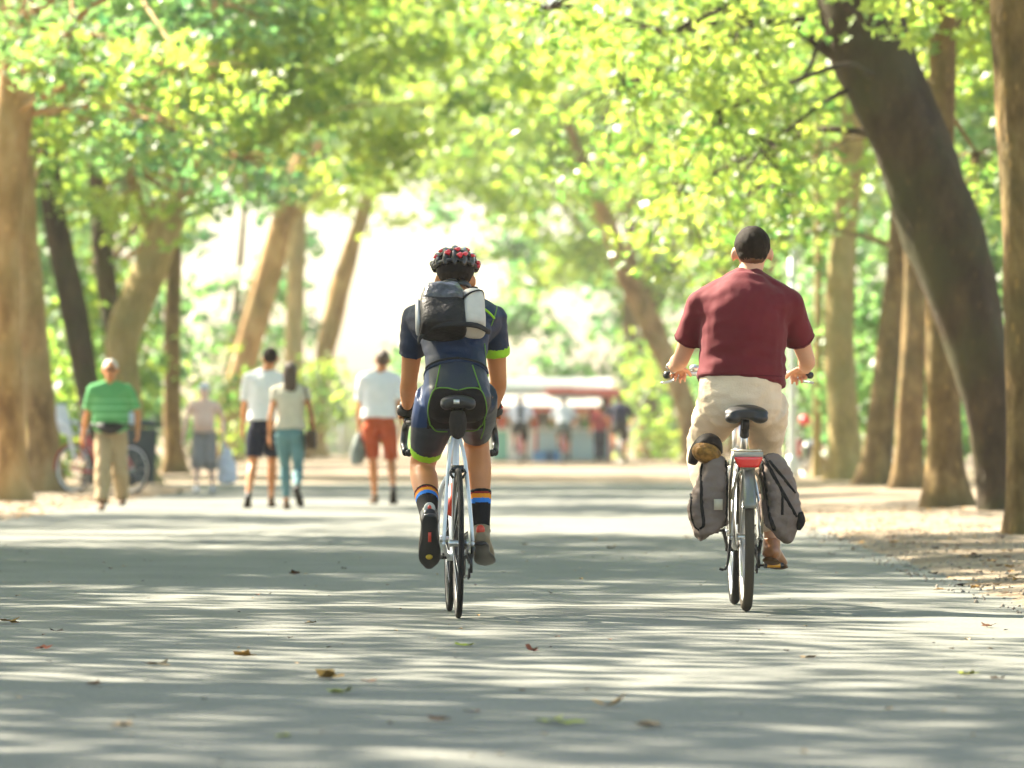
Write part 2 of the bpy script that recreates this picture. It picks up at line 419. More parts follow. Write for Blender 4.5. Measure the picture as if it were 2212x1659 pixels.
# shared crown shapes: a few unit crowns (radius 5, centre at origin), reused by many trees
CROWNS = []
def make_crowns():
    for q in range(5):
        rng = np.random.default_rng(100 + q)
        p, cc = clump_points((0, 0, 0), (5.0, 5.0, 3.9), 110, 72, rng, 0.36, 0.5, 0.15)
        keep = rng.random(len(p)) < 0.95
        CROWNS.append((leaves_mesh('crown', p[keep], 0.20, 'mid', LEAF, rng), cc))
make_crowns()
def porous():  # open crown, its gaps shaped to set the sun patches on the road
    rng = np.random.default_rng(555); p, cc = clump_points((0, 0, 0), (5.0, 5.0, 3.6), 34, 74, rng, 0.55, 0.6, 0.1)
    return leaves_mesh('crown', p, 0.22, 'mid', LEAF, rng), cc
POROUS = porous()
CROWNS_COOL = []
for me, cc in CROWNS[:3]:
    m2 = me.copy(); m2.materials.clear(); m2.materials.append(LEAF_COOL); CROWNS_COOL.append((m2, cc))

BARKS = {
 'dark': bark_mat('dark_grey_bark', (0.028, 0.019, 0.010), (0.050, 0.034, 0.018), (0.075, 0.052, 0.026), 4.0, (0.05, 0.055, 0.02), 0.6),
 'brown': bark_mat('brown_mottled_bark', (0.10, 0.06, 0.022), (0.18, 0.115, 0.045), (0.28, 0.19, 0.075), 5.0, (0.08, 0.08, 0.03), 0.45),  # this and the two below: warm bounce light and sun put into the tones
 'tan': bark_mat('tan_plane_bark', (0.17, 0.095, 0.035), (0.36, 0.22, 0.09), (0.48, 0.34, 0.17), 2.6, (0.17, 0.16, 0.06), 0.4),
 'pale': bark_mat('pale_cream_bark', (0.27, 0.20, 0.08), (0.40, 0.29, 0.12), (0.50, 0.39, 0.19), 3.0, (0.22, 0.22, 0.09), 0.5),
}
def trunk_mesh(name, pts, rad, m, parent, flare=True, n=22, step=6, seed=0, lump=0.085):
    full = catmull([tuple(p) + (r,) for p, r in zip(pts, rad)], step)
    vs = []; N = len(full)
    for i, q in enumerate(full):
        t = full[min(i + 1, N - 1)][:3] - full[max(i - 1, 0)][:3]; t /= np.linalg.norm(t)
        sd = np.array((1., 0, 0)); sd = sd - t * sd.dot(t); sd /= np.linalg.norm(sd); o2 = np.cross(t, sd)
        for k in range(n):
            th = 2 * math.pi * k / n; r = q[3]
            hgt = q[2]
            nz = noise.noise(V(math.cos(th) * 1.6 + seed, math.sin(th) * 1.6, hgt * 1.1)); n3 = noise.noise(V(math.cos(th) * 4 + seed, math.sin(th) * 4, hgt * 4.5))
            r *= 1 + 2.2 * lump * nz + lump * 0.8 * n3
            if flare and hgt < 0.7:
                fl = (1 - max(hgt, 0) / 0.7) ** 2.2
                r *= 1 + fl * (0.25 + 0.45 * max(0, math.sin(th * 3 + seed)) ** 2 + 0.2 * max(0, math.sin(th * 5 + seed * 2)))
            vs.append(q[:3] + sd * r * math.cos(th) + o2 * r * math.sin(th))
    fs = [(i * n + k, i * n + (k + 1) % n, (i + 1) * n + (k + 1) % n, (i + 1) * n + k) for i in range(N - 1) for k in range(n)]
    vs.append(full[-1][:3]); fs += [((N - 1) * n + k, (N - 1) * n + (k + 1) % n, len(vs) - 1) for k in range(n)]
    mb = MB(); mb.add(vs, fs); return mb.build(name, m, parent)

def tree(label, px, py, wd, gy, bark, crown=None, seed=1, group='plane trees lining the avenue', sprays=(), top=9.5, limbs=7, cool=False, cat='tree', extra_branch=(), cscale=1.0, s=None, ydrift=0.0, leafsize=0.17, nleaf=0):
    """trunk drawn through world points found from the picture at the tree's own distance; crown given in metres (dx, dy, z)"""
    s = s or SG(gy); Y = FL / s
    rng = np.random.default_rng(seed); rr = random.Random(seed)
    bx = (px[0] - 1106.0) / s
    root = thing('plane_tree' if cat == 'tree' else cat, label, cat, (bx, Y, 0), 0, group)
    P = []; R = []
    P.append((0, 0, -0.25)); R.append(wd[0] / s / 2)
    for x, y, w_ in zip(px, py, wd):
        z = ZZ(y, s); P.append(((x - 1106.0) / s - bx, ydrift * z, z)); R.append(w_ / s / 2)
    a, b = P[-2], P[-1]
    if P[-1][2] < top:
        k = (top - b[2]); dx = (b[0] - a[0]) / (b[2] - a[2] + 1e-6)
        dx = max(-0.5, min(0.5, dx))
        P.append((b[0] + dx * k * 0.45, b[1] + 0.2, b[2] + k * 0.5)); R.append(R[-1] * 0.75)
        P.append((b[0] + dx * k * 0.7, b[1] + 0.3, top)); R.append(R[-1] * 0.45)
    bm_ = BARKS[bark]
    trunk_mesh('trunk', P, R, bm_, root, seed=seed, n=22 if s > 100 else 14)
    tops = [np.array(p) for p in P if p[2] > 2.2] or [np.array(P[-1])]
    def branch(a, b, r0, name='limb', r1=0.015):
        a = np.asarray(a, float); b = np.asarray(b, float); mid = (a + b) / 2 + np.array((rr.uniform(-.3, .3), rr.uniform(-.3, .3), 0.12 * np.linalg.norm(b - a)))
        mb = MB(); mb.sweep([a, a * 0.6 + mid * 0.4 + np.array((0, 0, .05)), mid, b], [r0, r0 * 0.75, r0 * 0.5, r1], n=7, sub=5); return mb.build(name, bm_, root)
    if crown:
        dx, dy, cz, sc = crown
        me, cc = (CROWNS_COOL if cool else CROWNS)[seed % (3 if cool else 5)]
        o = link('crown', me, root); o.location = (dx, dy, cz); o.rotation_euler = (0, 0, rr.uniform(0, 6.28)); o.scale = (sc, sc, sc); o['kind'] = 'stuff'
        rz = o.rotation_euler[2]; c_, s_ = math.cos(rz), math.sin(rz)
        sel = rr.sample(range(len(cc)), limbs)
        for k in sel:
            q = cc[k] * sc; q = np.array((q[0] * c_ - q[1] * s_ + dx, q[0] * s_ + q[1] * c_ + dy, q[2] + cz))
            near = min(tops, key=lambda p: abs(p[2] - (q[2] - 1.5)))
            branch(near, q, R[-2] * rr.uniform(0.3, 0.5))
    pts = []
    for (sx, sy, sdy, rx, rz_, n, ncl) in sprays:     # picture place of the middle, metres nearer/farther, size in metres, leaves
        Ys = Y + sdy; s2 = FL / Ys
        c = np.array(((sx - 1106.0) / s2 - bx, sdy, ZZ(sy, s2)))
        p, cc = clump_points(c, (rx, 1.2, rz_), ncl, max(3, n // ncl), rng, 0.16, 0.6, 0.1)
        pts.append(p)
        near = min(tops, key=lambda q: abs(q[2] - (c[2] + 0.8)))
        hub = c + np.array((0, 0, rz_ * 0.5)); branch(near, hub, 0.055, r1=0.02)
        tw = MB()
        for q in cc[:: max(1, len(cc) // 14)]:
            m_ = (hub + q) / 2 + np.array((0, 0, 0.08)); tw.sweep([hub, m_, q], [0.016, 0.009, 0.004], n=4, sub=3)
        o = tw.build('twigs', bm_, root); o['kind'] = 'stuff'
    if pts:
        pts = np.concatenate(pts); rng.shuffle(pts)
        k = min(nleaf, len(pts))
        if k:
            # the ones that show largest get objects of their own
            order = np.argsort(pts[:, 1]); one = pts[order[:k]]; pts = pts[order[k:]]
            Rm = rot_mats(k, rng)
            for i in range(k):
                o = link('leaf', LEAF_ONES[i % 5], root)
                sz = leafsize * rng.uniform(0.75, 1.25)
                M = Matrix(Rm[i].tolist()).to_4x4(); 
                o.matrix_local = Matrix.Translation(one[i].tolist()) @ M @ Matrix.Scale(sz, 4)
        if len(pts):
            o = link('hanging_foliage', leaves_mesh('hanging_foliage', pts, leafsize, 'lobed' if s > 150 else 'mid', LEAF_COOL if cool else LEAF, rng), root); o['kind'] = 'stuff'
    for eb in extra_branch:
        q = [((x - 1106.0) / s - bx, yy, ZZ(y, s)) for x, y, yy in eb[0]]
        mb = MB(); mb.sweep(q, eb[1], n=12, sub=6); mb.build('limb', bm_, root)
    return root
# ------------------------------------------------------------------ the trees
# left row
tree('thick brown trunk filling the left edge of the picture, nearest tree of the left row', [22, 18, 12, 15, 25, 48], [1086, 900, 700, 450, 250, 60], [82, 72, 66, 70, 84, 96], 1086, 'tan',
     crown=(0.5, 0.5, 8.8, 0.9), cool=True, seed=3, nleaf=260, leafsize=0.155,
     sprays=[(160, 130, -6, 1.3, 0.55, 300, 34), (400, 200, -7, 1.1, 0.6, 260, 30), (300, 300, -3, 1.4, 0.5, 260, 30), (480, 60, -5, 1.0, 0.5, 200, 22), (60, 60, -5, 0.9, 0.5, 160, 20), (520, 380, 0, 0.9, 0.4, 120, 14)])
tree('smooth orange-tan trunk just behind the left-edge tree', [98, 85, 68, 58, 45], [1065, 880, 690, 500, 250], [74, 66, 60, 52, 50], 1065, 'tan', crown=(-0.5, 1, 8.0, 0.95), seed=4,
     sprays=[(300, 420, -1, 1.6, 0.7, 260, 30), (200, 250, 0, 2.0, 0.8, 300, 36)])
tree('dark grey trunk leaning left, behind the man in the green shirt', [222, 195, 170, 143, 120, 95], [1050, 870, 720, 600, 480, 300], [60, 50, 56, 56, 50, 46], 1048, 'dark', crown=(-1.0, 1, 8.2, 1.0), seed=5)
tree('slim dark trunk rising between two leaning trunks on the left', [262, 246, 232, 220, 205], [1038, 760, 620, 500, 250], [46, 42, 44, 42, 36], 1038, 'dark', crown=(0, 3, 9.0, 1.1), seed=6)
tree('pale olive trunk curving to the right above the man in green', [298, 275, 264, 300, 350, 392, 425, 460, 520], [1046, 850, 740, 640, 520, 400, 300, 200, 50], [64, 66, 74, 72, 64, 56, 52, 44, 36], 1046, 'pale', crown=(2.4, 0, 8.6, 1.0), seed=8,
     sprays=[(520, 250, 0, 1.9, 0.8, 260, 30), (650, 160, 2, 1.6, 1.0, 220, 26)],
     extra_branch=[([(335, 540, 0), (318, 470, 0.1), (290, 410, 0.3), (270, 300, .5)], [0.12, 0.10, 0.08, 0.05])])
tree('straight narrow brown trunk beside the shirtless man', [378, 372, 372, 374, 376], [1026, 880, 700, 600, 420], [50, 38, 36, 34, 32], 1026, 'brown', crown=(-1.5, 1.5, 9.2, 0.95), seed=9)
tree('orange trunk leaning right behind the man in the white tee', [490, 510, 545, 580, 603, 640, 690, 735, 790], [1000, 860, 720, 600, 500, 390, 250, 130, 0], [62, 54, 56, 54, 50, 42, 38, 34, 28], 1000, 'tan', crown=(3.5, 0, 11.0, 1.15), seed=10,
     extra_branch=[([(610, 480, 0), (650, 330, .2), (690, 200, .4), (720, 60, .6)], [0.3, 0.24, 0.2, 0.12])])
tree('pale hazy trunk standing straight between the couple and the leaning trees', [635, 634, 636, 640, 640], [992, 860, 720, 560, 400], [46, 40, 40, 40, 34], 992, 'pale', crown=(0, 2, 11.5, 1.1), seed=11)
tree('hazy tan trunk leaning right behind the woman in the beige top', [682, 690, 715, 740, 765, 790], [990, 840, 700, 600, 520, 440], [44, 40, 44, 42, 36, 30], 989, 'tan', crown=(2.2, 2, 12.0, 1.1), seed=12)
# right row
tree('brown trunk at the right edge, nearest tree of the right row', [2208, 2212, 2208, 2200, 2190, 2180], [1166, 900, 650, 400, 200, -50], [62, 70, 74, 78, 84, 84], 1166, 'brown', crown=(1.2, -1.0, 8.0, 0.75), seed=13, top=8)
tree('massive dark trunk leaning left over the avenue, right side', [2152, 2143, 2133, 2095, 2050, 2010, 1965, 1915, 1868, 1835], [1116, 980, 860, 700, 540, 420, 300, 190, 60, -60], [66, 84, 110, 144, 168, 166, 164, 168, 182, 176], 1116, 'dark',
     crown=(-2.8, -0.5, 8.9, 0.9), seed=14, nleaf=290, leafsize=0.145, top=8,
     sprays=[(1600, 120, -3, 1.1, 0.8, 330, 36), (1450, 130, -4, 1.2, 0.5, 260, 30), (1560, 330, -2, 1.2, 0.8, 330, 36), (1660, 390, -1, 0.8, 0.7, 200, 24), (1350, 260, 0, 1.2, 0.7, 220, 26), (1480, 470, 1, 1.0, 0.6, 200, 24), (1960, 15, -6, 0.5, 0.25, 60, 8), (1180, 60, -4, 1.0, 0.35, 120, 14)],
     extra_branch=[([(1800, 120, 0), (1700, 60, -.3), (1560, 60, -.8), (1440, 85, -1.2), (1290, 50, -1.6)], [0.06, 0.045, 0.03, 0.025, 0.012]),
                   ([(1790, 90, 0), (1765, 100, -.2), (1745, 150, -.3), (1720, 178, -.4), (1692, 183, -.5)], [0.03, 0.026, 0.02, 0.015, 0.008])])
tree('upright olive-brown trunk half hidden behind the massive dark leaning tree', [2042, 2038, 2036, 2030, 2034, 2040, 2042], [1108, 950, 820, 600, 300, 100, -40], [90, 78, 74, 66, 56, 56, 54], 1108, 'brown', crown=(0.5, 2, 7.9, 0.9), seed=15,
     sprays=[(2100, 80, 2, 0.8, 0.6, 130, 16), (2110, 420, 3, 0.6, 0.9, 120, 16)])
tree('tan trunk second from the massive leaning tree, right row', [1962, 1966, 1974, 1976, 1978], [1066, 900, 720, 600, 300], [66, 60, 54, 46, 44], 1066, 'brown', crown=(1.0, 1, 8.3, 0.95), seed=16)
tree('olive trunk leaning slightly right with a bright left edge, right row', [1890, 1904, 1926, 1942, 1950], [1056, 900, 700, 540, 300], [74, 58, 54, 50, 44], 1056, 'brown', crown=(0.5, 2, 8.8, 0.95), seed=17,
     sprays=[(1630, 570, 0, 0.8, 0.6, 110, 16), (1650, 470, 1, 1.4, 1.0, 200, 26)])
tree('golden tan straight trunk right of the white lamp post', [1832, 1822, 1814, 1816, 1826, 1838, 1850], [1044, 900, 760, 620, 480, 330, 120], [74, 66, 66, 62, 56, 52, 46], 1044, 'pale', crown=(-0.8, 2, 9.0, 1.0), seed=18,
     sprays=[(1830, 390, -2, 0.5, 0.3, 50, 8), (1560, 560, 0, 1.6, 0.7, 200, 26), (1500, 350, 2, 2.0, 1.0, 240, 30), (1640, 250, 0, 1.3, 1.0, 240, 30)])
tree('very thin greenish trunk just right of the lamp post', [1764, 1765, 1768, 1766], [1036, 800, 600, 350], [18, 17, 17, 14], 1036, 'pale', crown=(0.5, 4, 8.5, 0.7), seed=19, top=8)
tree('hazy tan trunk leaning left behind the rider in maroon', [1500, 1486, 1462, 1420, 1385, 1352, 1320, 1270], [1004, 900, 820, 730, 660, 590, 500, 380], [52, 46, 48, 48, 46, 42, 36, 26], 1004, 'tan', crown=(-3.6, 0, 10.4, 1.1), seed=20)
tree('curved grey-green trunk beyond the kiosk on the right', [1428, 1410, 1390, 1372, 1360, 1362], [992, 900, 830, 780, 710, 600], [52, 50, 44, 40, 34, 26], 992, 'brown', crown=(-2.0, 3, 11.0, 1.1), seed=21)
tree('faint trunk leaning right between the riders, far down the right row', [1545, 1550, 1548, 1560, 1580], [1000, 880, 740, 600, 450], [34, 30, 30, 28, 24], 1001, 'tan', crown=(0.5, 3, 10.5, 1.1), seed=22)

# further trees of both rows: behind the visible ones, and the ones beside and before the camera that shade the road
def row_tree(label, x, y, h, bark, seed, sc, grp='plane trees lining the avenue', cz=None, cdx=0.0, cool=False, r=0.3, por=False):
    rr = random.Random(seed)
    root = thing('plane_tree', label, 'tree', (x, y, 0), 0, grp)
    lean = cdx * 0.4
    P = [(0, 0, -.2), (0.02, 0, .6), (lean * .3, 0, 2.5), (lean * .7, 0.1, 5), (lean, 0.2, h * .75), (lean * 1.1, 0.2, h)]
    trunk_mesh('trunk', P, [r, r, r * .85, r * .75, r * .5, r * .15], BARKS[bark], root, seed=seed, n=12)
    me, cc = (CROWNS_COOL if cool else CROWNS)[seed % (3 if cool else 5)]
    if por: me, cc = POROUS
    o = link('crown', me, root); o.location = (cdx, 0, cz or h * .78); o.rotation_euler = (0, 0, rr.uniform(0, 6.28)); o.scale = (sc, sc, sc * 0.95); o['kind'] = 'stuff'
    for k in rr.sample(range(len(cc)), 5):
        rz = o.rotation_euler[2]; q = cc[k] * sc
        q = (q[0] * math.cos(rz) - q[1] * math.sin(rz) + cdx, q[0] * math.sin(rz) + q[1] * math.cos(rz), q[2] + (cz or h * .78))
        mb = MB(); a = P[3]; mid = ((a[0] + q[0]) / 2, (a[1] + q[1]) / 2, (a[2] + q[2]) / 2 + .4)
        mb.sweep([a, mid, q], [r * .35, r * .2, .02], n=6, sub=4); mb.build('limb', BARKS[bark], root)
    return root
for i, (x, y, sc, lab) in enumerate(((-7.2, 13, .9, 'nearest plane tree of the left row, beside the camera'), (-6.9, 22.5, .85, 'plane tree of the left row level with the near road leaves'), (-7.0, 39.5, 1.05, 'plane tree of the left row just ahead of the two riders'), (-7.3, 49, 1.0, 'plane tree of the left row before the thick brown trunk'))):
    row_tree(lab, x, y, 11.5, 'tan', 40 + i, sc, cdx=1.0, cz=8.8, por=(i < 2), grp='plane trees beside the near road')
for i, (x, y, lab) in enumerate(((5.6, 19, 'nearest plane tree of the right row, beside the camera'), (5.9, 30, 'plane tree of the right row level with the rider in maroon'), (6.2, 37, 'plane tree of the right row before the brown edge trunk'))):
    row_tree(lab, x, y, 11.5, 'brown', 45 + i, 0.95, cdx=0.2, cz=9.2, grp='plane trees beside the near road')
row_tree('added unseen plane tree left of the riders, dappling the road', -9.4, 27.0, 10.5, 'tan', 58, 0.9, cz=8.6, grp='plane trees of the second row', por=True)  # this and the next four: unseen trees added to shade the road
row_tree('added unseen dense plane tree left ahead of the riders, shading the road', -9.8, 35.5, 11, 'tan', 57, 0.9, cz=8.4, grp='plane trees of the second row')
row_tree('added unseen low plane tree between two others, closing gaps in the road shade', -10.6, 40.3, 10, 'tan', 55, 0.85, cz=7.4, grp='plane trees of the second row')
row_tree('added unseen dense plane tree farther ahead on the left, shading the road', -9.6, 45.0, 11, 'tan', 56, 0.95, cz=8.6, grp='plane trees of the second row')
row_tree('plane tree of the second row standing just left ahead of the riders', -11.6, 31.5, 11.5, 'tan', 59, 0.85, cz=8.6, grp='plane trees of the second row', por=True)
for i, (x, y, cz, lab) in enumerate(((-13, 22, 9.5, 'nearest plane tree of the second row on the left'), (-13.5, 43, 9.0, 'middle plane tree of the second row on the left'), (-14, 60, 9, 'far plane tree of the second row on the left'))):
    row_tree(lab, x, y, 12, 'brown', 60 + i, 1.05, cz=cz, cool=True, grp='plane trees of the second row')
FAR = [(-17, 84, 'out beyond the left edge, level with the lamp post'), (-12.5, 92, 'behind the thick left-edge trunk'), (-22, 98, 'well outside the left edge, behind two other trees'), (-15, 112, 'in the left background behind the dark leaning trunk'), (-24, 126, 'outside the left edge, far back'),
 (-17, 138, 'deep in the left background behind the man in green'), (10.5, 78, 'outside the right edge behind the brown edge trunk'), (13, 92, 'well outside the right edge behind the massive trunk'), (10, 104, 'in the right background behind the massive leaning trunk'), (16, 114, 'outside the right edge, far back'),
 (12, 128, 'deep in the right background between the row trunks'), (-13.5, 190, 'far behind the man in the white tee'), (20, 138, 'far outside the right edge, deep in the park'), (11, 150, 'behind the lamp post, deep in the park'), (-11, 152, 'behind the shirtless man, deep in the park'), (7.5, 172, 'behind the rider in maroon, past the kiosk'), (-16, 176, 'far behind the left trunks, past the kiosk'), (4.6, 192, 'behind the kiosk and the curved trunk'), (14, 184, 'far behind the right row, past the kiosk')]
for i, (x, y, lab) in enumerate(FAR):
    row_tree('plane tree ' + lab, x, y, 13.5, ('tan', 'dark', 'brown')[i % 3], 80 + i, 1.15 + 0.1 * (i % 3), cz=8.5 + (i % 4) * 0.8, cool=(i % 2 == 0), grp='background trees beyond the avenue', r=0.35)
# ------------------------------------------------------------------ growth behind the rows
def shrub(label, x, y, rx, rz, n, seed, cool=True, z=None, grp='shrubs behind the tree rows', ry=1.2, size=0.2):
    rng = np.random.default_rng(seed)
    root = thing('shrub', label, 'shrub', (x, y, 0), 0, grp)
    p, cc = clump_points((0, 0, z if z is not None else rz * 0.95), (rx, ry, rz), max(6, n // 40), 40, rng, 0.28, 0.8, 0.2)
    p = p[p[:, 2] > 0.05]
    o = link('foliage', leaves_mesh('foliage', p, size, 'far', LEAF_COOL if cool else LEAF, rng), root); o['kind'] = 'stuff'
    mb = MB()
    for q in cc[::max(1, len(cc) // 7)]:
        mb.sweep([(rng.normal() * .1, rng.normal() * .1, -0.05), (q[0] * .5, q[1] * .5, q[2] * .5), tuple(q)], [0.03, 0.02, 0.008], n=5, sub=3)
    mb.build('stem', BARKS['brown'], root)
SHR = [  # picture x, distance, half width, half height, leaves
 (100, 99, 1.0, 1.6, 900, 'bright green bush behind the left-edge trunks', 0), (215, 104, 1.3, 2.2, 1400, 'tall bush behind the dark leaning trunk on the left', 0),
 (330, 125, 1.2, 2.4, 1200, 'bush between the olive trunk and the narrow straight trunk', 1), (60, 110, 2.5, 3.0, 2200, 'large bush far behind the left-edge trunks', 1),
 (430, 150, 2.0, 1.6, 900, 'pale hazy bush behind the shirtless man', 0),
 (560, 190, 2.2, 2.2, 900, 'pale hazy bush behind the man in the white tee', 1),
 (660, 175, 1.5, 1.9, 800, 'tall pale bush behind the couple', 0), (740, 205, 2.0, 1.5, 700, 'low bush beside the far pale fence', 0),
 (1450, 192, 2.0, 3.4, 1500, 'tall bush between the maroon rider and the leaning tan trunk', 1),
 (1610, 160, 2.0, 3.2, 1500, 'green bush behind the rider in maroon', 1), (1725, 128, 1.0, 2.2, 1200, 'blue-green bush behind the lamp post', 1),
 (1790, 110, 1.6, 3.0, 1600, 'tall bush behind the golden trunk right of the lamp post', 1), (1930, 98, 1.3, 2.0, 1300, 'bush seen between the right row trunks', 1),
 (2118, 88, 0.5, 1.1, 500, 'low green bush in the gap beside the massive leaning trunk', 1), (2150, 96, 1.6, 3.2, 1800, 'tall dark bush at the right edge behind the leaning trunk', 1),
 (1990, 120, 2.2, 3.4, 1800, 'broad bush far behind the right row', 1), (1250, 176, 2.4, 1.7, 1100, 'hazy dark bush above the kiosk roof', 1), (1090, 182, 1.6, 1.4, 700, 'hazy bush left of the kiosk', 1), (1400, 168, 1.6, 2.3, 900, 'hazy bush right of the kiosk', 0)]
for i, (px_, y, rx, rz, n, lab, c) in enumerate(SHR):
    shrub(lab, (px_ - 1106) / FL * y, y, rx, rz, n, 300 + i, bool(c))

def far_wood():
    rng = np.random.default_rng(77)
    allp = []
    for x in np.arange(-46, 48, 2.6):
        y = 212 + rng.uniform(-12, 20)
        gap = -9.2 < x < -2.6
        h = rng.uniform(11, 16) * (0.35 if gap else 1.0)
        n = int(800 * (0.3 if gap else 1.0))
        p, cc = clump_points((x, y, h * 0.5), (3.0, 3.5, h * 0.52), n // 50, 50, rng, 0.42, 0.8, 0.1)
        allp.append(p[p[:, 2] > 0])
    p = np.concatenate(allp)
    o = link('far_wood', leaves_mesh('far_wood', p, 0.42, 'far', LEAF_COOL, rng)); tag(o, 'far green wood closing the end of the avenue', kind='stuff')
    mb = MB()
    for i in range(26):
        x = rng.uniform(-40, 42); x = x if not (-9 < x < -1) else x + 14; y = 205 + rng.uniform(-8, 12); l = rng.normal() * 1.2
        mb.sweep([(x, y, -.1), (x + l * .3, y, 4), (x + l, y, 10)], [0.22, 0.18, 0.10], n=7, sub=4)
    o = mb.build('far_trunks', BARKS['brown']); tag(o, 'many thin far trunks inside the wood', kind='stuff'); o.name = 'wood_undergrowth'
far_wood()
# ------------------------------------------------------------------ haze and background growth
def make_haze():
    mb = MB(); mb.box((0, 115, 7.6), (110, 290, 17.4))
    m = bpy.data.materials.new('summer_haze'); m.use_nodes = True; t = m.node_tree; t.nodes.remove(t.nodes['Principled BSDF'])
    v = t.nodes.new('ShaderNodeVolumePrincipled'); v.inputs['Color'].default_value = (1.0, 0.97, 0.9, 1); v.inputs['Density'].default_value = HAZE; v.inputs['Anisotropy'].default_value = 0.55
    t.links.new(v.outputs[0], t.nodes['Material Output'].inputs['Volume'])
    o = mb.build('haze', m); tag(o, 'thin warm summer haze filling the avenue', kind='stuff')
HAZE = 0.0003
make_haze()
# ------------------------------------------------------------------ people
SKIN = mat('tanned_skin', (0.56, 0.23, 0.085), 0.5, spec=0.35, sss=0.12, noise_amt=0.12, noise_scale=9)
SKIN_P = mat('pinkish_skin', (0.62, 0.34, 0.21), 0.55, spec=0.3, sss=0.12, noise_amt=0.1, noise_scale=9)
HAIR_D = mat('dark_brown_hair', (0.018, 0.011, 0.006), 0.7, spec=0.1, bump=0.4, bump_scale=420, noise_amt=.35, noise_scale=60)
HAIR_B = mat('brown_hair', (0.07, 0.035, 0.015), 0.45, spec=0.5, bump=0.6, bump_scale=220)
HAIR_W = mat('white_grey_hair', (0.62, 0.60, 0.56), 0.6, bump=0.6, bump_scale=220)
BLACK = mat('black_rubber', (0.012, 0.012, 0.013), 0.55, bump=0.2, bump_scale=300)
EYE = mat('dark_eye', (0.02, 0.015, 0.012), 0.3); LIP = mat('lips', (0.40, 0.16, 0.12), 0.5)

def ik(a, b, l1, l2, pole):
    a, b, pole = Vector(a), Vector(b), Vector(pole); d = b - a; L = min(d.length, (l1 + l2) * 0.999); dn = d.normalized()
    x = (l1 * l1 - l2 * l2 + L * L) / (2 * L); h = math.sqrt(max(0, l1 * l1 - x * x))
    p = pole - dn * pole.dot(dn); p.normalize()
    return a + dn * x + p * h
def cut(P, R, t0, t1):
    """part of a polyline between fractions of its length"""
    P = [np.asarray(p, float) for p in P]; d = [0]
    for i in range(1, len(P)): d.append(d[-1] + np.linalg.norm(P[i] - P[i - 1]))
    T = d[-1]; ts = [t0 * T] + [q for q in d if t0 * T + 1e-4 < q < t1 * T - 1e-4] + [t1 * T]
    out = []; rr = []
    RR = np.array([(r, r) if not hasattr(r, '__len__') else r for r in R], float)
    for q in ts:
        i = max(j for j in range(len(d)) if d[j] <= q + 1e-9); i = min(i, len(P) - 2)
        u = (q - d[i]) / max(d[i + 1] - d[i], 1e-9); out.append(P[i] * (1 - u) + P[i + 1] * u); rr.append(RR[i] * (1 - u) + RR[i + 1] * u)
    return out, rr
def grow(R, o): return [((r[0] + o, r[1] + o) if hasattr(r, '__len__') else (r + o, r + o)) for r in R]

